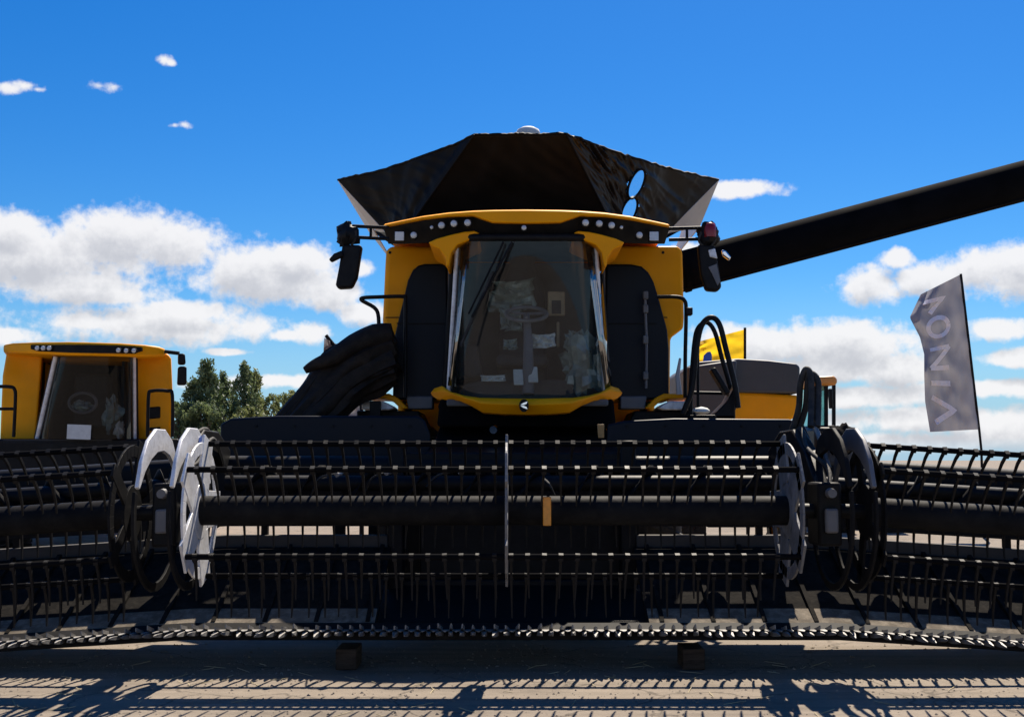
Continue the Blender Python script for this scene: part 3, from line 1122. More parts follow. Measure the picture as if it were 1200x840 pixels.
# tank body under the cover
MB().box((.15, 11.4, (D_L.z + 3.5) / 2), (2.7, 3.2, D_L.z - 3.45)).build('tank_body', 'black', combine, bevel=.03)
for fn_ in (fl_, ff_, fr):
    MB().tube([fn_(k / 40, 0) for k in range(41)], .013, 6).build('cover_rim', 'tarp', combine, smooth=60)
for p in (at(641, 198, 8.86), at(648, 198, 8.86), at(571, 199, 8.86)):
    MB().disc(p + nf * .012, .014, nf, .02, 8).build('rivet', 'greymid', combine)
b = MB()
for px0, px1 in ((556, 487), (664, 711)):
    p, q = at(px0, 158, 8.585), at(px1 + (-5 if px1 < 600 else 5), 262, 9.235)
    MB().tube([p, q], .010, 6).build('cover_seam', 'tarp', combine)
# satellite dome on the roof
c = at(619, 156, 9.2)
b = MB()
b.tube([c + Vector((0, 0, -.9)), c + Vector((0, 0, -.05))], .025, 8)
b.build('antenna_mast', 'black', combine)
b = MB()
b.tube([c + Vector((0, 0, -.05)), c + Vector((0, 0, -.01)), c + Vector((0, 0, .03)), c + Vector((0, 0, .055)), c + Vector((0, 0, .062))], [.12, .13, .115, .07, .02], 20)
b.build('satellite_dome', 'paper', combine, smooth=60)

# ---- unloading auger
a0, a1 = at(770, 326, 10.0), at(1450, 146, 10.0)
d = (a1 - a0).normalized()
b = MB()
b.tube([a0, a1], .225, 40)
aug = b.build('unloading_auger', 'matte', combine, smooth=40)
for t in (.045,):
    p = a0.lerp(a1, t)
    MB().tube([p - d * .03, p + d * .03], .240, 40).build('flange', 'matte', aug, smooth=40)
MB().tube([a1, a1 + d * .3 + Vector((0, 0, -.05)), a1 + d * .5 + Vector((0, 0, -.4))], [.27, .28, .24], 20).build('spout', 'rubber', aug, smooth=50)
MB().beam(a0 + Vector((0, -.1, -.20)), a0.lerp(a1, .95) + Vector((0, -.1, -.20)), .05, .03).build('auger_rib', 'matte', aug)

# ---- mirrors
for side_ in (-1, 1):
    if side_ < 0:
        pa, pb, hx, Ym = (456, 267), (413, 265), 408, 7.9
    else:
        pa, pb, hx, Ym = (784, 268), (826, 267), 830, 7.9
    b = MB()
    b.tube([at(pa[0], pa[1], Ym), at(pb[0], pb[1], Ym)], .017, 8)
    b.tube([at(pa[0], pa[1] + 13, Ym), at(pb[0], pb[1] + 13, Ym)], .017, 8)
    xm = (pa[0] + pb[0]) / 2
    b.tube([at(xm, pa[1], Ym), at(xm, pa[1] + 13, Ym)], .014, 6)
    arm = b.build('mirror_arm', 'black', combine, smooth=40)
    lump(at(hx - 1, 275, Ym), (.10, .08, .10), 2 + side_, .5, 16, 10).build('arm_joint', 'black', arm, smooth=40)
    b = MB()
    b.tube(smooth_path([at(hx - 8, 272, Ym - .05), at(hx - 11, 282, Ym - .05), at(hx - 5, 288, Ym - .03), at(hx + 2, 284, Ym)], 5), .012, 6)
    b.tube(smooth_path([at(hx + 9, 270, Ym - .05), at(hx + 8, 281, Ym - .05), at(hx + 2, 290, Ym - .03)], 5), .012, 6)
    b.build('mirror_cable', 'rubber', arm, smooth=40)
if True:
    o = slab('mirror', [(401, 286), (424, 287), (421, 306), (418, 325), (412, 337), (395, 338), (393, 333), (397, 312)], 7.85, .12, 'black', combine, bevel=.025, bseg=3)
    slab('mirror_glass', [(402, 289), (421, 290), (418, 308), (411, 332), (397, 334), (399, 314)], 7.965, .02, 'chrome', o, bevel=.004)
    slab('small_mirror', [(401, 293), (402, 300), (388, 307), (385, 304), (391, 297)], 7.8, .06, 'black', combine, bevel=.012)
    o = slab('mirror', [(818, 286), (838, 287), (842, 310), (846, 336), (842, 341), (828, 340), (822, 322)], 7.85, .12, 'black', combine, bevel=.025, bseg=3)
    slab('mirror_glass', [(830, 313), (840, 309), (844, 330), (841, 335), (834, 320)], 7.84, .02, 'greymid', o, bevel=.004)  # grey sliver painting a reflection on the dark mirror
    slab('mirror_glint', [(830, 293), (838, 291), (841, 303), (832, 301)], 7.835, .03, 'silver', o, bevel=.006)  # silver sliver added as a painted glint, no separate part
    slab('small_mirror', [(846, 292), (851, 294), (857, 301), (855, 305), (847, 299)], 7.8, .05, 'chrome', combine, bevel=.012)
    c = at(832, 272, 7.85)
    MB().tube([c + Vector((0, 0, -.05)), c, c + Vector((0, 0, .05)), c + Vector((0, 0, .08)), c + Vector((0, 0, .09))], [.058, .06, .056, .042, .012], 16).build('beacon', 'red', combine, smooth=50)

# ---- handrails
Yh = 8.35
b = MB()
b.tube(smooth_path([at(444, 384, Yh), at(443, 368, Yh), at(438, 360, Yh), at(424, 352, Yh), at(426, 349, Yh), at(445, 348, Yh), at(472, 347.5, Yh), at(475, 352, Yh), at(475, 400, Yh), at(475, 466, Yh)], 4), .019, 8)
b.build('handrail', 'black', combine, smooth=50)
b = MB()
b.tube(smooth_path([at(770, 348, Yh), at(793, 348, Yh), at(802, 352, Yh), at(804, 365, Yh), at(803, 420, Yh), at(803, 466, Yh)], 4), .019, 8)
b.build('handrail', 'black', combine, smooth=50)
b = MB()
b.tube(smooth_path([at(756, 343, 8.5), at(756, 360, 8.5), at(757.5, 400, 8.5), at(757, 455, 8.5)], 4), .014, 8)
gr = b.build('grab_handle', 'greymid', combine, smooth=50)
for py in (346, 362, 398, 440):
    MB().box(at(756.5, py, 8.48), (.05, .04, .08)).build('handle_clip', 'discgrey', gr, bevel=.01)
b = MB()
b.tube(smooth_path([at(800, 485, 7.9), at(811, 455, 7.9), at(816, 410, 7.9), at(822, 382, 7.9), at(833, 372, 7.9), at(843, 380, 7.9), at(851, 410, 7.9), at(861, 450, 7.9), at(865, 478, 7.9)], 5), .026, 8)
b.build('ladder_rail', 'black', combine, smooth=50)
b = MB()
b.tube(smooth_path([at(809, 485, 8.2), at(810, 450, 8.2), at(814, 400, 8.2), at(819, 383, 8.2), at(829, 378, 8.2), at(838, 390, 8.2), at(846, 420, 8.2), at(856, 455, 8.2), at(860, 480, 8.2)], 5), .022, 8)
b.tube([at(818, 385, 8.2), at(818, 485, 8.2)], .014, 8)
b.tube([at(808, 460, 8.2), at(858, 461, 8.2)], .016, 8)
b.build('ladder_rail', 'black', combine, smooth=50)
MB().beam(at(834, 432, 7.95), at(852, 462, 7.95), .16, .05).build('rail_guard', 'black', combine, bevel=.015)
slab('ladder_step', [(862, 478), (866, 452), (863, 448), (852, 470), (838, 484), (838, 492), (862, 492)], 8.0, .3, 'black', combine, bevel=.015)
slab('ladder_platform', [(808, 486), (862, 486), (862, 493), (808, 493)], 8.0, .7, 'black', combine, bevel=.01)
slab('side_camera', [(804, 360), (812, 360), (812, 369), (804, 369)], 8.3, .1, 'navy', combine, bevel=.01)
lump(at(822, 481, 7.95), (.07, .06, .03), 7, .3, 14, 8).build('rag', 'paper', combine, smooth=40)
MB().tube([at(796, 462, 8.4), at(794, 440, 8.4), at(797, 420, 8.45)], [.03, .022, .012], 8).build('extinguisher_hose', 'galv', combine, smooth=40)

# ================================================================== HEADER
header = empty('draper_header', (-.06, 5.8, 0), 'wide black cutting header with three toothed reels spanning the whole foreground', 'combine header')
HX = 6.2


def droop(p):
    s = max(0, abs(p.x) - 2.25)
    return Vector((p.x, p.y, p.z - .062 * s))


def dz(x):
    return -.062 * max(0, abs(x) - 2.25)


XS = [-HX, -5, -4, -3, -2.25, -1, 0, 1, 2.25, 3, 4, 5, HX]


def long_profile(name, prof, m, x0=-HX, x1=HX, parent=header, bevel=0, smooth=None):
    xs = [x0] + [x for x in XS if x0 + .05 < x < x1 - .05] + [x1]
    secs = [[Vector((x, p[0], p[1])) for p in prof] for x in xs]
    return MB().loft(secs).build(name, m, parent, smooth=smooth, bevel=bevel, fn=droop)


KY = 5.22
KZ = zof(742, KY)
ZD0, ZD1 = KZ + .035, zof(641, 6.34)
long_profile('cutter_bar', [(KY + .03, KZ - .05), (KY + .03, KZ + .02), (KY + .15, KZ + .055), (KY + .15, KZ - .05)], 'blackdusty', bevel=.006)
long_profile('bottom_pan', [(KY + .15, KZ - .055), (KY + .15, KZ - .02), (6.5, .46), (6.5, .42)], 'black')
# draper belts: left, right, and a centre one, with raised cleats
for nm, x0, x1 in (('draper_belt', -HX + .05, -.95), ('draper_belt', .95, HX - .05)):
    o = long_profile(nm, [(KY + .17, ZD0), (6.36, ZD1), (6.36, ZD1 - .03), (KY + .17, ZD0 - .03)], 'draper', x0, x1)
    b = MB()
    x = x0 + .1
    while x < x1:
        b.beam((x, KY + .18, ZD0 + .012), (x, 6.34, ZD1 + .012), .03, .03)
        x += .36
    b.build('cleat', 'draper', o, fn=droop)['kind'] = 'stuff'
o = long_profile('centre_belt', [(KY + .25, ZD0 - .03), (6.5, ZD0 + .05), (6.5, ZD0 + .0), (KY + .25, ZD0 - .06)], 'blackdusty', -.9, .9)
b = MB()
for k in range(8):
    y = KY + .35 + k * .15
    b.beam((-.88, y, ZD0 - .02 + k * .0095), (.88, y, ZD0 - .02 + k * .0095), .04, .03)
b.build('cleat', 'blackdusty', o)
long_profile('lit_deck_strip', [(KY + .16, ZD0 + .012), (5.56, ZD0 + .092), (5.56, ZD0 + .080), (KY + .16, ZD0 - .0)], 'litdust', -HX + .05, -.96)  # pale strip added so the left deck front looks sunlit
long_profile('lit_deck_strip', [(KY + .16, ZD0 + .012), (5.56, ZD0 + .092), (5.56, ZD0 + .080), (KY + .16, ZD0 - .0)], 'litdust', .96, HX - .05)  # same painted sunlight on the right deck front
# back frame: lower beam, sheet above a slot, top tube
ZB1 = zof(627, 6.40)
ZB2 = zof(616.5, 6.40)
ZTOP = zof(545, 6.42)
for x0, x1 in ((-HX, -.98), (.98, HX)):
    long_profile('lower_beam', [(6.40, ZD1 - .12), (6.40, ZB1), (6.52, ZB1), (6.52, ZD1 - .12)], 'beamgrey', x0, x1, bevel=.008)
    long_profile('back_sheet', [(6.42, ZB2), (6.42, ZTOP), (6.45, ZTOP), (6.45, ZB2)], 'black', x0, x1)
for x0, x1 in ((-HX, -2.25), (2.25, HX), (-2.25, 2.25)):
    secs = []
    xs = [x0, x1]
    b = MB()
    b.tube([Vector((x0, 6.5, ZTOP)), Vector((x1, 6.5, ZTOP))], .075, 16)
    b.build('top_tube', 'black', header, smooth=50, fn=droop)
# posts along the back sheet
pm = MB().box((0, 0, 0), (.05, .06, ZTOP - ZD1 + .1)).mesh('back_post', 'black')
for k in range(-6, 7):
    x = k * .98
    if abs(x) < .9:
        continue
    inst(pm, header, (x, 6.40 + .075, (ZTOP + ZD1) / 2 + dz(x) - .06), name='back_post')
# upper shields (dark navy sheets) either side of the middle
for pts in ([(258, 497), (270, 490), (325, 487), (490, 487), (498, 492), (504, 508), (504, 560), (256, 560)],
            [(712, 497), (730, 493), (790, 490), (925, 491), (942, 496), (950, 512), (950, 560), (710, 560)]):
    slab('front_shield', pts, 7.3, .06, 'navy', combine, bevel=.02, bseg=3)
b = MB()
for k in range(5):
    for q in (300 + k * 45, 735 + k * 45):
        b.disc(at(q, 499, 7.293), .013, (0, 1, 0), .015, 8)
b.build('shield_bolt', 'black', combine)['kind'] = 'stuff'
# adapter frame at the feeder opening
b = MB()
for x in (-.92, .92):
    b.box((x, 6.55, (ZTOP + .35) / 2 + .12), (.12, .3, ZTOP - .2))
b.box((0, 6.55, ZTOP + .02), (1.96, .22, .16))
b.box((0, 6.6, .42), (1.96, .22, .16))
b.build('adapter_frame', 'black', header, bevel=.012)
MB().box((0, 6.75, .85), (1.7, .03, 1.1)).build('feeder_mouth', 'black', header)
# upper cross auger
for x0, x1 in ((-HX, -2.4), (-2.2, 2.2), (2.4, HX)):
    ax_z = zof(566, 6.15)
    b = MB().tube([Vector((x0, 6.15, ax_z)), Vector((x1, 6.15, ax_z))], .06, 12)
    o = b.build('cross_auger', 'black', header, smooth=50, fn=droop)
    fb = MB()
    n = int((x1 - x0) / .42 * 14)
    pts = []
    vs, fs = [], []
    for k in range(n + 1):
        x = x0 + (x1 - x0) * k / n
        a = 2 * math.pi * k / 14 * (1 if x0 + x1 < 0 else -1)
        cy, cz = math.cos(a), math.sin(a)
        vs += [Vector((x, 6.15 + cy * .06, ax_z + cz * .06)), Vector((x, 6.15 + cy * .14, ax_z + cz * .14))]
        if k:
            fs.append((2 * k - 2, 2 * k - 1, 2 * k + 1, 2 * k))
    fb.add(vs, fs)
    fb.build('flighting', 'blackdusty', o, smooth=60, fn=droop, solid=.006)

# ---- knife: guards one by one
gm = MB()
prof = [(.03, .020, .014, 0), (-.02, .017, .015, 0), (-.08, .010, .012, .002), (-.14, .003, .004, .004)]
gm.loft([[Vector((-w, y, zo - h)), Vector((w, y, zo - h)), Vector((w, y, zo + h)), Vector((-w, y, zo + h))] for y, w, h, zo in prof])
gm.loft([[Vector((-w, y, zo - h)), Vector((w, y, zo - h)), Vector((w, y, zo + h)), Vector((-w, y, zo + h))]
         for y, w, h, zo in [(.05, .015, .010, .028), (-.01, .011, .012, .040), (-.05, .003, .014, .052)]])
gmesh = gm.mesh('guard', 'steel', smooth=30)
sm = MB().prism([Vector((-.036, .04, 0)), Vector((.036, .04, 0)), Vector((.007, -.045, 0)), Vector((-.007, -.045, 0))], (0, 0, .005))
x = -5.6
gcount = 0
gx = []
while x < 5.6:
    gx.append(x)
    x += .0762
kb = MB()
for x in gx:
    if abs(x) < 4.3:
        inst(gmesh, header, (x, KY, KZ + dz(x)), (R(random.uniform(-7, 5)), R(random.uniform(-6, 6)), R(random.uniform(-7, 7))), name='guard', scale=[random.uniform(.85, 1.1) for _q in range(3)])
    for v in sm.v:
        pass
    kb.add([v + Vector((x + .038, KY - .005, KZ + .018)) for v in sm.v], sm.f)
    if abs(x) >= 4.3:
        kb.add([v + Vector((x, KY, KZ)) for v in gm.v], gm.f)
kb.build('knife_section', 'steel', header, fn=droop)['kind'] = 'stuff'
# ---- reels
RY = 5.0
RZ = zof(598, RY)
RR = .47
# one tine: slim tapering finger hanging down with a slight forward hook
tm = MB()
secs = []
for t, w in ((0, .0085), (.35, .0078), (.7, .0065), (1, .004)):
    z = -t * .29
    y = .03 * math.sin(t * 2.6) + .0 * t
    secs.append([Vector((-w, y - w * 1.3, z)), Vector((w, y - w * 1.3, z)), Vector((w, y + w * 1.3, z)), Vector((-w, y + w * 1.3, z))])
tm.loft(secs)
tm.box((0, 0, -.004), (.030, .034, .045))
tine_mesh = tm.mesh('tine', 'tine', smooth=40)
BATS = [(36, 34), (108, 42), (180, 6), (252, 8), (324, 14)]   # angle round the tube (0 = towards the viewer), tine tilt


def spider(x, m, r=RR, thick=.02, spokes=5, phase=36, rim=True, hub=.19, w=.13):
    """end disc: hub, spokes and rim band, cut from sheet"""
    b = MB()
    c = Vector((x, RY, RZ))

    def P2(a, q):
        return c + Vector((0, -math.cos(a) * q, math.sin(a) * q))
    n = 20
    b.prism([P2(2 * math.pi * k / n, hub) for k in range(n)], (thick, 0, 0))
    for k in range(spokes):
        a = R(phase + 360 / spokes * k)
        t = Vector((0, math.sin(a), math.cos(a)))
        w0, w1 = w, w * .88
        p0, p1 = P2(a, hub * .9), P2(a, r + .03)
        b.prism([p0 - t * w0, p1 - t * w1, p1 + t * w1, p0 + t * w0], (thick * .9, 0, 0))
    if rim:
        for k in range(36):
            a0_, a1_ = 2 * math.pi * k / 36, 2 * math.pi * (k + 1) / 36
            b.prism([P2(a0_, r * .80), P2(a1_, r * .80), P2(a1_, r * .97), P2(a0_, r * .97)], (thick * .8, 0, 0))
    return b


def ring_band(x, a_list, r_in, r_out, thick, cy=RY, cz=RZ):
    b = MB()
    c = Vector((x, cy, cz))
    out, inn = [], []
    for a, ri, ro in a_list:
        a = R(a)
        out.append(c + Vector((0, -math.cos(a) * ro, math.sin(a) * ro)))
        inn.append(c + Vector((0, -math.cos(a) * ri, math.sin(a) * ri)))
    b.prism(out + inn[::-1], (thick, 0, 0))
    return b


TINES = {'n': 0}


def make_reel(x0, x1, first, discs, tube_r=.098):
    b = MB().tube([Vector((x0, RY, RZ)), Vector((x1, RY, RZ))], tube_r, 28)
    reel = b.build('reel', 'blackdusty', header, smooth=50, fn=droop)
    stuff = MB()
    for k, (ang, tilt) in enumerate(BATS):
        a = R(ang)
        y, z = RY - math.cos(a) * RR, RZ + math.sin(a) * RR
        bt = MB().tube([Vector((x0, y, z)), Vector((x1, y, z))], .019, 8)
        bat = bt.build('bat', 'matte', reel, smooth=50, fn=droop)
        n = int((x1 - x0) / .106)
        single = ang in first
        for i in range(n):
            x = x0 + .06 + i * .106
            tl = R(tilt + random.uniform(-4, 4))
            if single and abs(x) < 3.75:
                inst(tine_mesh, reel, (x, y, z + dz(x)), (tl, R(random.uniform(-3, 3)), 0), name='tine')
                TINES['n'] += 1
            else:
                rm = Matrix.Rotation(tl, 3, 'X') @ Matrix.Rotation(R(random.uniform(-3, 3)), 3, 'Y')
                stuff.add([rm @ v + Vector((x, y, z)) for v in tm.v], tm.f)
    stuff.build('reel_tines', 'tine', reel, fn=droop)['kind'] = 'stuff'
    for x, m in discs:
        spider(x, m, w=.13 if abs(x) < 2.3 else .055).build('reel_spider', m, reel, bevel=.003, fn=droop)
    return reel


XL, XR = -2.10, 1.86
reelC = make_reel(XL + .02, XR - .02, (324, 252, 108), [(XL, 'silver'), (-.045, 'discgrey'), (XR - .02, 'discgrey')])  # left disc pale as if sunlit, right disc grey as if shaded
reelL = make_reel(-HX + .1, -2.56, (324, 252, 108), [(-2.56, 'blackdusty'), (-4.4, 'black')])
reelR = make_reel(2.38, HX - .1, (324, 252, 108), [(2.36, 'blackdusty'), (4.4, 'black')])
# amber reflector and tan tag
MB().box((at(641, 598, RY - .10).x, RY - .103, RZ), (.055, .02, .19)).build('reflector', 'amber', reelC, bevel=.005)
slab('tag_plate', [(700, 497), (708, 497), (708, 513), (701, 513)], 6.2, .02, 'tan', header, bevel=.004)


# ---- reel arms and drives between the reels
def arm_set(x, s, bright):
    """s = +1 towards the middle of the header"""
    m = bright
    # swept arm: from the back tube over the top down to the hub
    arm = MB()
    path = [(6.5, ZTOP + .02, .10), (6.1, ZTOP + .16, .10), (5.7, ZTOP + .17, .095), (5.35, ZTOP + .02, .09), (5.1, RZ + .12, .09), (RY, RZ, .09)]
    secs = []
    for k, (y, z, h) in enumerate(path):
        secs.append([Vector((x - .05, y, z - h)), Vector((x + .05, y, z - h)), Vector((x + .05, y, z + h)), Vector((x - .05, y, z + h))])
    a = MB().loft(secs).build('reel_arm', 'black', header, bevel=.012, fn=droop)
    # lift cylinder
    MB().tube([Vector((x + .02 * s, 6.2, .95)), Vector((x + .02 * s, 5.75, 1.22))], .035, 10).build('lift_cylinder', 'black', a, smooth=50, fn=droop)
    MB().tube([Vector((x + .02 * s, 5.75, 1.22)), Vector((x + .02 * s, 5.42, 1.40))], .018, 10).build('piston_rod', 'chrome', a, smooth=50, fn=droop)
    return a


armL = arm_set(-2.30, 1, 'silver')
armR = arm_set(2.10, -1, 'silver')
# cam shields: broad crescents standing beside the arms
AR = [(20, .46, .50), (40, .42, .52), (60, .40, .545), (80, .40, .56), (100, .41, .56), (120, .43, .55), (140, .45, .53), (160, .47, .51)]
for x in (-2.39, -2.17):
    ring_band(x, AR, 0, 0, .025).build('cam_shield', 'silver', armL, bevel=.006, fn=droop)  # pale tone paints sunlight on the left shields
MB().prism([Vector((-2.17 + .0265, 5.17 + math.cos(a) * .06, RZ + .455 + math.sin(a) * .05)) for a in [2 * math.pi * k / 16 for k in range(16)]], (.002, 0, 0)).build('blue_sticker', 'sticker', armL)
AR2 = [(a_, .47, .53) for a_ in range(160, 382, 12)]
for x in (-2.39, -2.17):
    ring_band(x, AR2, 0, 0, .02).build('cam_rim', 'blackdusty', armL, bevel=.004, fn=droop)
for x, mm in ((2.13, 'blackdusty'), (2.28, 'greymid')):
    ring_band(x, AR, 0, 0, .03).build('cam_shield', mm, armR, bevel=.006, fn=droop)  # right shields given darker tones to look shaded
    ring_band(x, [(a_, .48, .53) for a_ in range(160, 382, 12)], 0, 0, .02).build('cam_rim', 'blackdusty', armR, bevel=.004, fn=droop)
# drive boxes, motors and brackets
for x, s in ((-2.30, 1), (2.1, -1)):
    par = armL if s > 0 else armR
    b = MB()
    b.box((x, RY + .02, RZ - .02), (.16, .30, .42))
    b.build('drive_box', 'black', par, bevel=.02, fn=droop)
    MB().box((x + .0 * s, RY - .16, RZ - .06), (.085, .05, .16)).build('motor_plate', 'greymid', par, bevel=.015, fn=droop)
    MB().tube([Vector((x, RY - .14, RZ + .12)), Vector((x, RY - .2, RZ + .12))], [.035, .03], 12).build('motor', 'greymid', par, smooth=50, fn=droop)
    MB().tube([Vector((x - .28, RY, RZ)), Vector((x + .26, RY, RZ))], .05, 12).build('drive_shaft', 'black', par, smooth=50, fn=droop)
    hp = smooth_path([Vector((x, 6.3, ZTOP)), Vector((x + .03, 5.8, ZTOP + .27)), Vector((x - .02, 5.35, ZTOP + .12)), Vector((x + .04, 5.05, RZ + .28)), Vector((x, RY - .12, RZ + .14))], 6)
    MB().tube(hp, .016, 8).build('hydraulic_hose', 'rubber', par, smooth=60, fn=droop)
    hp = smooth_path([Vector((x + .05, 6.3, ZTOP)), Vector((x + .08, 5.8, ZTOP + .2)), Vector((x + .06, 5.45, ZTOP + .02)), Vector((x - .03, 5.1, RZ + .2)), Vector((x + .03, RY - .10, RZ - .16))], 6)
    MB().tube(hp, .014, 8).build('hydraulic_hose', 'rubber', par, smooth=60, fn=droop)
# thick hose loop standing up at the right arm
hl = MB()
for dx, dzz in ((0, 0), (.05, -.03)):
    hl.tube(smooth_path([at(928, 505, 5.9) + Vector((dx, 0, 0)), at(936, 478, 5.85) + Vector((dx, 0, 0)), at(938, 450, 5.8) + Vector((dx, 0, dzz)), at(944, 433, 5.78) + Vector((dx * .5, 0, dzz)),
                         at(950, 440, 5.75) + Vector((dx, 0, dzz)), at(951, 470, 5.7) + Vector((dx, 0, 0)), at(950, 500, 5.6) + Vector((dx, 0, 0))], 6), .024, 10)
hl.build('hose_loop', 'rubber', header, smooth=60)
MB().tube(smooth_path([at(950, 492, 5.65), at(957, 505, 5.6), at(966, 530, 5.5), at(971, 548, 5.45)], 5), .02, 8).build('steel_pipe', 'steel', header, smooth=60)
slab('arm_cover', [(968, 545), (972, 508), (985, 502), (996, 506), (1003, 522), (1000, 545)], 5.5, .3, 'greymid', header, bevel=.03, bseg=3)
lump(at(988, 515, 5.48), (.11, .10, .10), 5.5, .35).build('dust_sheet', 'draper', header, smooth=40)
# small hoses and fittings over the back sheet
for (p0, p1, p2, Yq) in (((365, 580), (375, 560), (397, 555), 5.6), ((428, 578), (436, 560), (455, 553), 5.6), ((500, 570), (515, 556), (541, 552), 5.6), ((636, 560), (643, 566), (650, 580), 5.6)):
    hz = MB().tube(smooth_path([at(*p0, Yq + .3), at(*p1, Yq), at(*p2, Yq)], 6), .007, 6).build('hose', 'rubber', header, smooth=60)
    if p2[1] < 570:
        MB().disc(at(*p2, Yq - .01), .02, (.6, 1, .3), .05, 10).build('fitting', 'steel', hz, smooth=50)

# outer ends
for x in (-HX, HX):
    pts = [Vector((x, y, z)) for y, z in ((4.75, .2), (5.2, .15), (6.5, .38), (6.55, 1.4), (6.2, 1.35), (5.4, .75))]
    MB().prism(pts, (.06 if x < 0 else -.06, 0, 0)).build('end_divider', 'yellow', header, bevel=.02, fn=droop)

# lamp blocks under the header
for px0, px1, lab in ((396, 420, 'dark brown wooden block under the cutter bar, left of the middle'), (798, 823, 'dark wooden block under the cutter bar at the right')):
    c = at((px0 + px1) / 2, 760, 5.42)
    w = (px1 - px0) / F * 8.4
    b = MB().box((c.x, 5.46, .075), (w, .30, .142))
    o = b.build('wooden_block', 'wood', None, bevel=.008)
    tag(o, lab, 'wooden block', 'blocks under the header')

# ================================================================== TARPAULIN BUNDLE by the cab's left side
tb = empty('tarpaulin', at(400, 470, 8.2).to_2d().to_3d(), 'brown black folded tarpaulin sloping down beside the left side of the main cab', 'tarpaulin')


def bundle(path, rads, seed, nu=40, amp=.13):
    path = smooth_path(path, 8)
    n = len(path)
    b = MB()
    secs = []
    for i, p in enumerate(path):
        t = path[min(i + 1, n - 1)] - path[max(i - 1, 0)]
        t.normalize()
        a = t.cross(Vector((0, 1, 0))).normalized()
        c = Vector((0, 1, 0))
        f = i / (n - 1)
        k = f * (len(rads) - 1)
        k0 = int(min(k, len(rads) - 2))
        r = rads[k0] + (rads[k0 + 1] - rads[k0]) * (k - k0)
        ring = []
        for j in range(nu):
            an = 2 * math.pi * j / nu
            q = 1 + amp * .7 * noise.noise(Vector((math.cos(an) * 2.2, math.sin(an) * 2.2, f * 3 + seed))) + amp * 1.5 * abs(noise.noise(Vector((math.cos(an) * 3.4, math.sin(an) * 3.4, f * 1.6 + seed + 4)))) 
            ring.append(p + (a * math.cos(an) + c * math.sin(an) * .9) * r * q)
        secs.append(ring)
    return b.loft(secs)


for k in range(8):
    f = k / 7
    sx0, sy0 = 462, 392 + 46 * f
    ex0, ey0 = 324 + 50 * f, 497 + 5 * f
    mx0, my0 = 394 + 24 * f, 425 + 34 * f
    yy = 8.30 - .10 * math.sin(f * 3.1) + (.05 if k % 2 else 0)
    bundle([at(sx0, sy0, yy), at((sx0 + mx0) / 2 + 2, (sy0 + my0) / 2 - 4, yy - .03), at(mx0, my0, yy - .05), at((mx0 + ex0) / 2, (my0 + ey0) / 2 + 1, yy - .12), at(ex0, ey0, yy - .2)],
           [.085, .10 + .02 * (k % 3), .10 + .025 * ((k + 1) % 2), .085, .05], 1.0 + k * 2.3, 22, .42).build('fold', 'tarpbundle', tb, smooth=50)
bundle([at(461, 414, 8.48), at(432, 430, 8.46), at(398, 456, 8.4), at(350, 492, 8.3)], [.19, .21, .15, .10], 7.0, 20, .1).build('fold', 'tarpbundle', tb, smooth=50)
bundle([at(460, 390, 8.2), at(440, 393, 8.15), at(415, 404, 8.1), at(388, 420, 8.05), at(368, 428, 8.05), at(357, 434, 8.05)], [.09, .11, .10, .075, .05, .03], 3.0, 20, .1).build('fold', 'tarpbundle', tb, smooth=50)
b = MB()
for px in (400, 440):
    c = at(px, 470, 8.35)
    b.beam((c.x, 8.35, 0), (c.x, 8.35, c.z), .10, .10)
b.build('stand', 'black', tb)


# ================================================================== SECOND COMBINE at the left
c2 = empty('combine_harvester', (-6.9, 18.5, 0), 'smaller all yellow combine harvester parked at far left, white card in its windscreen', 'combine harvester')
SKEW[0] = -.36
TURN = Matrix.Rotation(math.atan(.36), 3, 'Z')
PIV = Vector((at(102, 470, 16.0).x, 16.0, 0))


def turn(p):
    return TURN @ (p - PIV) + PIV


Y2 = 16.0
b = MB().box((PIV.x, 19.9, 2.15), (2.3, 4.9, 1.9))
b.build('hull', 'yellow_old', c2, bevel=.06, fn=turn)
for sx_ in (-1, 1):
    wheel(c2, (PIV.x + sx_ * 1.1, 17.3, .8), .8, .6, 'yellow_old', turn)
    wheel(c2, (PIV.x + sx_ * 1.0, 21.0, .6), .6, .4, 'yellow_old', turn)
MB().box((PIV.x, 18.9, 1.0), (1.4, 4.6, .6)).build('underbody', 'black', c2, bevel=.03, fn=turn)
slab('shoulder_panel', [(8, 411), (50, 411), (42, 516), (0, 516), (3, 440)], 16.1, .6, 'yellow_old', c2, bevel=.04, bseg=3)
o = slab('shoulder_panel', [(160, 416), (196, 413), (201, 420), (203, 470), (200, 516), (158, 516)], 16.0, .6, 'yellow_old', c2, bevel=.05, bseg=3)
slab('vent', [(174, 477), (188, 476), (188, 490), (174, 491)], 15.98, .05, 'black', o, bevel=.02)
slab('vent', [(173, 501), (188, 500), (188, 504), (173, 505)], 15.98, .05, 'black', o, bevel=.01)
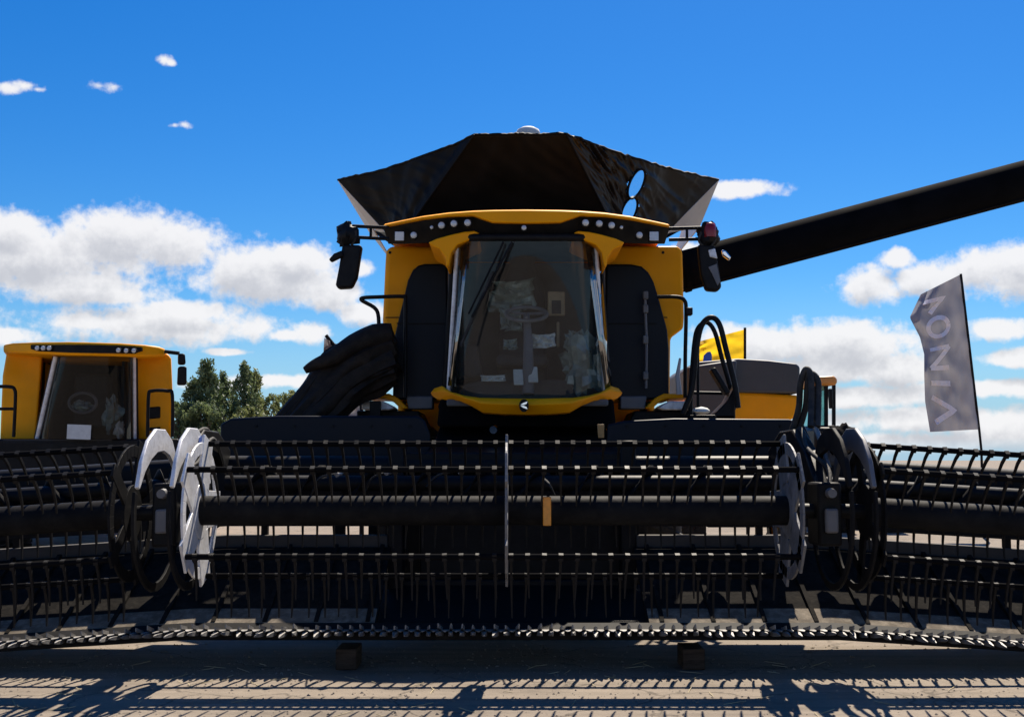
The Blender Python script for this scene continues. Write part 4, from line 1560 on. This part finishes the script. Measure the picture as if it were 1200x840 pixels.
# roof
TOP2 = [(4, 404), (15, 402), (40, 401), (80, 400.5), (105, 401), (140, 402), (170, 404), (186, 406), (194, 409)]
BOT2 = [(4, 413), (15, 413), (40, 414), (80, 416), (105, 416.5), (140, 417.5), (165, 418), (186, 417), (194, 416)]
secs = []
for t, bt in zip(TOP2, BOT2):
    Y = 15.2 + .5 * abs((t[0] - 102) / 95) ** 2.2
    p, q = at(t[0], t[1], Y), at(bt[0], bt[1], Y)
    secs.append([p, Vector((p.x - .9, 18.2, p.z + .05)), Vector((q.x - .9, 18.2, q.z)), q])
roof2 = MB().loft(secs).build('roof', 'yellow_old', c2, smooth=40, bevel=.03)
secs = []
for (px, t, bt) in ((36, 404, 409), (45, 404, 411.5), (80, 404, 413), (105, 404, 413.5), (140, 405, 414), (156, 406, 414), (166, 407, 411)):
    Y = 15.17 + .5 * abs((px - 102) / 95) ** 2.2
    p, q = at(px, t, Y), at(px, bt, Y)
    secs.append([p, p + Vector((0, .2, 0)), q + Vector((0, .2, 0)), q])
MB().loft(secs).build('light_bar', 'black', roof2, smooth=40)
for px, py in ((44, 408), (51, 408), (58, 408), (139, 410.5), (148, 411), (157, 411)):
    Y = 15.15 + .5 * abs((px - 102) / 95) ** 2.2
    lamp(c2, at(px, py, Y), .035)


def ws2(u, v):
    s = 2 * u - 1
    Y = 15.50 + .6 * (1 - math.sqrt(max(0, 1 - (.96 * s) ** 2))) - .22 * v
    l = 44 + (66 - 44) * v
    r = 158 + (157 - 158) * v
    px = (l + r) / 2 + (r - l) / 2 * math.sin(s * math.pi / 2 * .98) / math.sin(math.pi / 2 * .98)
    return at(px, 514 + (418 - 514) * v, Y)


MB().grid(ws2, 30, 10).build('windscreen', 'glassdark', c2, smooth=60)
for s0 in (0, 1):
    MB().tube([ws2(s0, k / 6) for k in range(7)], .06, 8).build('windscreen_pillar', 'black', c2, smooth=50)
MB().tube([ws2(.05, k / 6) + Vector((0, -.05, 0)) for k in range(7)], .035, 8).build('pillar_trim', 'silver', c2, smooth=50)
MB().tube([ws2(.97, k / 6) + Vector((.02, -.05, 0)) for k in range(7)], .03, 8).build('pillar_trim', 'silver', c2, smooth=50)
b = MB()
cx = at(103, 470, 16.6).x
b.box((cx - .3, 17.2, zof(466, 17.2)), (1.7, .08, 1.6))
b.box((cx - .1, 16.4, zof(516, 16.2) - .02), (1.7, 1.6, .06))
for q in (-.86, .80):
    b.box((cx - .1 + q, 16.7, zof(466, 16.6)), (.05, 1.0, 1.5))
b.build('cab_shell', 'seat', c2)
MB().box((cx + .05, 16.7, zof(470, 16.7)), (.6, .2, .9)).build('driver_seat', 'seat', c2, bevel=.06)
pc = at(97, 472, 16.0)
MB().tube([pc + Vector((math.cos(2 * math.pi * k / 24) * .22, 0, math.sin(2 * math.pi * k / 24) * .16)) for k in range(24)], .025, 6, closed=True).build('steering_wheel', 'greymid', c2, smooth=50)
lump(at(96, 476, 16.1), (.13, .1, .07), 4.4, .8).build('wrapped_bundle', 'film', c2, smooth=30)
lump(at(132, 484, 16.2), (.12, .1, .2), 8.4, .8).build('wrapped_bundle', 'film', c2, smooth=30)
lump(at(140, 504, 15.9), (.07, .08, .12), 2.4, .6).build('wrapped_bundle', 'paper', c2, smooth=30)
slab('card', [(79, 497), (107, 498), (106, 515), (78, 514)], 15.45, .01, 'paper', c2, bevel=0)
slab('front_deck', [(-20, 514), (210, 514), (210, 572), (-20, 572)], 15.6, 1.2, 'black', c2, bevel=.03)
b = MB()
b.tube(smooth_path([at(-6, 453, 15.6), at(10, 453, 15.6), at(17, 456, 15.6), at(18, 470, 15.6), at(16, 512, 15.6)], 4), .028, 8)
b.tube([at(-6, 479, 15.6), at(17, 479, 15.6)], .024, 8)
b.build('handrail', 'black', c2, smooth=50)
b = MB()
b.tube(smooth_path([at(173, 512, 15.5), at(174, 465, 15.5), at(178, 458, 15.5), at(196, 458, 15.5), at(202, 463, 15.5), at(202, 512, 15.5)], 4), .028, 8)
b.build('handrail', 'black', c2, smooth=50)
b = MB().tube([at(193, 412, 15.6), at(210, 414, 15.6)], .03, 8)
arm2 = b.build('mirror_arm', 'black', c2, smooth=50)
slab('mirror', [(209, 429), (219, 429), (219, 451), (208, 451)], 15.6, .15, 'black', arm2, bevel=.03)
slab('mirror', [(209, 414), (217, 414), (218, 427), (209, 427)], 15.6, .15, 'black', arm2, bevel=.03)
slab('mirror', [(-14, 410), (-2, 410), (-2, 440), (-14, 440)], 15.6, .15, 'black', arm2, bevel=.03)

SKEW[0] = 0
# ================================================================== FAR MACHINES at the right
bl = empty('farm_machine', (3.2, 14.2, 0), 'farm machine with dark grey hood and yellow lower side, behind the ladder rails', 'farm machine')
Yb = 13.0
HD = [(806, 432), (815, 424), (865, 420), (900, 422), (934, 426), (938, 430), (937, 461), (866, 460), (806, 464)]
slab('upper_hood', HD, Yb, 2.2, 'hood', bl, bevel=.05, bseg=3)
LW = [(806, 462), (866, 458.5), (937, 463), (938, 478), (932, 489), (918, 497), (806, 497)]
slab('lower_body', LW, Yb + .04, 2.1, 'yellow_old', bl, bevel=.05, bseg=3)
slab('hood_front', [(804, 430), (864, 421), (863, 470), (850, 497), (804, 497)], Yb - .12, .2, 'hood', bl, bevel=.04)
MB().box((3.2, 14.1, 1.15), (1.1, 1.7, 1.25)).build('chassis', 'black', bl, bevel=.03)
for sx_ in (-1, 1):
    wheel(bl, (3.2 + sx_ * .7, 14.0, .6), .6, .35, 'yellow_old')

tr = empty('tractor', (6.9, 22.5, 0), 'tractor with orange roof and teal tinted cab glass behind the hose loop', 'tractor')
slab('roof', [(951, 444), (958, 441), (978, 440), (982, 444), (981, 451), (953, 452)], 21.2, 1.6, 'orange', tr, bevel=.06)
b = MB()
for px, Yq in ((955.5, 21.4), (968, 21.4), (977, 22.8), (958, 22.8)):
    b.beam(at(px, 451, Yq), at(px, 508, Yq), .07, .07)
b.build('cab_frame', 'black', tr)
slab('cab_glass', [(955, 451), (968, 451), (968, 500), (955, 500)], 21.42, 1.4, 'glassteal', tr, bevel=0)
slab('hood', [(955, 500), (1004, 501), (1006, 512), (1004, 530), (955, 530)], 20.4, 1.3, 'black', tr, bevel=.08)
slab('cab_lower', [(953, 498), (980, 498), (980, 530), (953, 530)], 21.3, 1.5, 'black', tr, bevel=.05)
slab('cab_mirror', [(972, 455), (976, 455), (977, 478), (973, 479)], 21.0, .15, 'black', tr, bevel=.03)  # dark mirror beside the tractor cab
for sx_ in (0, 1):
    wheel(tr, (6.4 + sx_ * 1.2, 23.0, .85), .85, .5, 'orange')
    wheel(tr, (6.6 + sx_ * 1.0, 20.9, .55), .55, .35, 'orange')


# ================================================================== FLAGS
def cloth_flag(name, outline_l, outline_r, Y, m, label, cat, pole_pts, group=None, wav=.12, seed=0, nu=24, nv=50):
    base = Vector((pole_pts[0].x, pole_pts[0].y, 0))
    root = empty(name, base, label, cat, group)
    MB().tube([base] + pole_pts, [.03] + [.024] * len(pole_pts), 8).build('pole', 'black', root, smooth=50)

    def lerp_list(L, v):
        k = v * (len(L) - 1)
        i = int(min(k, len(L) - 2))
        t = k - i
        return (L[i][0] + (L[i + 1][0] - L[i][0]) * t, L[i][1] + (L[i + 1][1] - L[i][1]) * t)

    def fn(u, v):
        l, r = lerp_list(outline_l, v), lerp_list(outline_r, v)
        px, py = l[0] + (r[0] - l[0]) * u, l[1] + (r[1] - l[1]) * u
        w = wav * (1 - u) * (math.sin(v * 6 + u * 4 + seed) + .6 * math.sin(v * 15 + u * 7 + seed)) + wav * .5 * noise.noise(Vector((u * 5, v * 9, seed))) + wav * .5 * (1 - u) * noise.noise(Vector((u * 8, v * 3, seed + 3)))
        return at(px, py, Y + w)
    MB().grid(fn, nu, nv).build('cloth', m, root, smooth=60)
    return root, fn


Yf = 19.0
lf = [(1079, 345), (1066, 372), (1078, 395), (1083, 415), (1083, 440), (1084, 470), (1090, 506)]
rt = [(1125, 322), (1128, 345), (1131, 375), (1135, 405), (1139, 440), (1143, 475), (1147, 503)]
flag, ff = cloth_flag('feather_flag', lf, rt, Yf, 'flag', 'tall grey flag with pale vertical lettering on a leaning pole at the right', 'flag',
                      [at(1150, 527, Yf), at(1147.5, 503, Yf), at(1126, 321, Yf)], wav=.17, seed=1)


def stroke(fn, pts, w):
    """flat band following the cloth along (u, v) points"""
    vs, fs = [], []
    P3 = []
    for i in range(len(pts) - 1):
        for k in range(6):
            t = k / 6
            P3.append((pts[i][0] + (pts[i + 1][0] - pts[i][0]) * t, pts[i][1] + (pts[i + 1][1] - pts[i][1]) * t))
    P3.append(pts[-1])
    for i, p in enumerate(P3):
        q0, q1 = P3[max(i - 1, 0)], P3[min(i + 1, len(P3) - 1)]
        dx, dy = (q1[0] - q0[0]) * .36, (q1[1] - q0[1])
        l = math.hypot(dx, dy) or 1
        nx, ny = -dy / l * w / .36, dx / l * w
        for sg in (-1, 1):
            u, v = p[0] + nx * sg, p[1] + ny * sg
            q = fn(max(0, min(1, u)), max(0, min(1, v)))
            vs.append(q + Vector((0, -.035, 0)))
        if i:
            fs.append((2 * i - 2, 2 * i - 1, 2 * i + 1, 2 * i))
    return vs, fs


def letter(fn, strokes, root, w=.016):
    b = MB()
    for s_ in strokes:
        b.add(*stroke(fn, s_, w))
    return b.build('letter', 'flagletter', root)


u0, u1 = .13, .56
letter(ff, [[(.18, .09), (.62, .125), (.34, .20)]], flag)
letter(ff, [[((u0 + u1 + .14) / 2 + math.cos(a) * .21, .315 + math.sin(a) * .068) for a in [2 * math.pi * k / 18 for k in range(19)]]], flag)
letter(ff, [[(u1, .475), (u0, .475)], [(u1, .475), (u0, .615)], [(u0, .615), (u1 - .04, .615)]], flag)
letter(ff, [[(u0, .715), (u1 - .04, .715)]], flag)
letter(ff, [[(u0, .805), (u1, .875), (u0, .95)]], flag)

f2, _ = cloth_flag('feather_flag', [(380, 396), (378, 430), (384, 470), (372, 496)], [(404, 408), (425, 440), (427, 470), (424, 494)], 12.0, 'flag',
                   'pale grey flag mostly hidden behind the brown black tarpaulin', 'flag', [at(425, 494, 12.0), at(420, 440, 12.0), at(382, 393, 12.0)], wav=.10, seed=4)
Yn = 18.0
bn_, fb_ = cloth_flag('banner', [(812, 402), (812, 415), (812, 428)], [(873, 386), (873, 406), (873, 428)], Yn, 'banner',
                      'bright yellow banner with a blue mark standing behind the dark grey hood', 'banner', [at(873, 430, Yn), at(873, 384, Yn)], wav=.06, seed=2, nv=14)
b = MB()
b.add([fb_(u, v) + Vector((0, -.03, 0)) for u, v in ((.18, 1), (.2, .62), (.27, .5), (.33, .5), (.36, .62), (.36, 1))], [(0, 1, 2, 3, 4, 5)])
b.build('blue_mark', 'bluep', bn_)


# ================================================================== TREES
def tree(name, px, top, base_r, Y, m, label, seed, nclump=60, group='trees beyond the machines', shape='upright', leaf=.22, per=52, low=.12):
    rnd = random.Random(seed)
    Y += 21
    p = at(px, top + 8, Y)
    H = p.z
    root = empty(name, (p.x, Y, 0), label, 'tree' if 'tree' in name else 'shrub', group)
    b = MB()
    path = [Vector((p.x + .12 * math.sin(k * 1.3 + seed) * k / 3, Y, H * .92 * k / 6)) for k in range(7)]
    b.tube(path, [.16, .14, .12, .09, .07, .045, .02], 8)
    limbs = []
    for k in range(9):
        t = .25 + .65 * k / 9
        q = path[int(t * 6)]
        a = rnd.uniform(0, 6.28)
        L = base_r * (1.05 - t) * 1.1 + .2
        e = q + Vector((math.cos(a) * L, math.sin(a) * L, L * rnd.uniform(.7, 1.5)))
        b.tube([q, q.lerp(e, .5) + Vector((0, 0, -.05 * L)), e], [.05, .035, .012], 6)
        limbs.append(e)
    b.build('trunk', 'trunk', root, smooth=50)
    vs, fs = [], []
    spires = [(0.0, 0.0, 1.0)]
    for k in range(7):
        a, q = rnd.uniform(0, 6.28), base_r * rnd.uniform(.35, .95)
        spires.append((math.cos(a) * q, math.sin(a) * q, 1 - .42 * q / base_r * rnd.uniform(.6, 1.3)))
    for c in range(nclump):
        h = low + (1 - low) * rnd.random() ** .85
        if shape == 'upright':
            rad = base_r * (math.sin(min(1, (1 - h) * 1.5 + .03) * math.pi / 2) ** .8) * (.75 + .5 * noise.noise(Vector((h * 6, seed, 0))))
        else:
            rad = base_r * math.sqrt(max(0, 1 - (2 * h - .85) ** 2 * .75))
        a = rnd.uniform(0, 6.28)
        q = rad * math.sqrt(rnd.random())
        cc_ = Vector((p.x + math.cos(a) * q, Y + math.sin(a) * q, H * h))
        cr_ = rnd.uniform(.22, .5) * (.6 if h > .8 else 1) * min(1, base_r / 1.1)
        if shape == 'upright' and c % 5 < 2:
            sx_, sy_, hh_ = spires[(c // 2) % len(spires)]
            q = base_r * .5 * (1 - h) ** .8 * math.sqrt(rnd.random())
            cc_ = Vector((p.x + sx_ * (1.15 - .3 * h) + math.cos(a) * q, Y + sy_ + math.sin(a) * q, H * hh_ * h))
            cr_ = (.18 + .36 * (1 - h) ** .7) * rnd.uniform(.7, 1.2)
        lean = Vector((math.cos(a) * .25, math.sin(a) * .25, 1))
        for k in range(per):
            d_ = Vector((rnd.gauss(0, 1), rnd.gauss(0, 1), rnd.gauss(0, 1)))
            d_ = d_.normalized() * rnd.random() ** .5 * cr_
            o_ = cc_ + d_ + lean * d_.z * (.9 if shape == 'upright' else .2)
            if o_.z < .05:
                continue
            l1 = Vector((rnd.gauss(0, 1), rnd.gauss(0, 1), rnd.gauss(0, 1.3))).normalized()
            l2 = l1.cross(Vector((rnd.gauss(0, 1), rnd.gauss(0, 1), rnd.gauss(0, 1)))).normalized()
            s_ = leaf * rnd.uniform(.6, 1.3)
            n0 = len(vs)
            vs += [o_ - l1 * s_ * .5, o_ + l2 * s_ * .22, o_ + l1 * s_ * .5, o_ - l2 * s_ * .22]
            fs.append((n0, n0 + 1, n0 + 2, n0 + 3))
    cb = MB()
    cb.v, cb.f = vs, fs
    off = root_loc(root)
    me = bpy.data.meshes.new('crown')
    me.from_pydata([v - off for v in vs], [], fs)
    me.materials.append(M[m])
    o = bpy.data.objects.new('crown', me)
    COL.objects.link(o)
    o.parent = root
    return root


tree('tree', 243, 419, 1.65, 42, 'leafdark', 'dark green upright tree nearest the left combine, with a pointed top', 1, 150, low=.2)
tree('tree', 262, 432, 1.3, 44, 'leafdark', 'lower dark green tree between the two tallest trees', 2, 90, low=.2)
tree('tree', 287, 417, 1.25, 43, 'leafdark', 'tall slender green tree, the tallest right of the gap in the row', 3, 120, low=.2)
tree('tree', 301, 430, 1.2, 44, 'leafpale', 'pale green pointed tree just right of the tallest slender tree', 4, 95, low=.2)
tree('tree', 225, 442, 1.3, 42, 'leafdark', 'dark rounded tree beside the mirror of the left combine', 5, 80, low=.2)
tree('shrub', 318, 456, 1.7, 47, 'leafpale', 'pale green shrub at the right foot of the tree row', 6, 90, group='shrubs beyond the machines', shape='round', low=.1)
tree('shrub', 343, 452, 1.6, 50, 'leafpale', 'feathery pale shrub just above the tarpaulin tip', 7, 80, group='shrubs beyond the machines', shape='round', low=.1)
tree('shrub', 374, 462, 1.8, 52, 'leafpale', 'pale shrub half hidden by the tarpaulin', 8, 70, group='shrubs beyond the machines', shape='round', low=.1)
tree('shrub', 208, 462, 1.6, 40, 'leafdark', 'dark shrub added in place of dark machinery beside the right handrail of the left combine', 9, 80, group='shrubs beyond the machines', shape='round', low=.05)  # dark foliage added where machinery stands
tree('shrub', 240, 468, 2.0, 40, 'leafdark', 'broad dark shrub added in place of dark machinery at the foot of the pointed dark tree', 10, 100, group='shrubs beyond the machines', shape='round', low=.05)  # added to fill the dark machinery's place with foliage
tree('shrub', 285, 470, 2.2, 41, 'leafpale', 'broad olive shrub under the tall slender tree', 11, 100, group='shrubs beyond the machines', shape='round', low=.05)
print('single tines', TINES['n'])
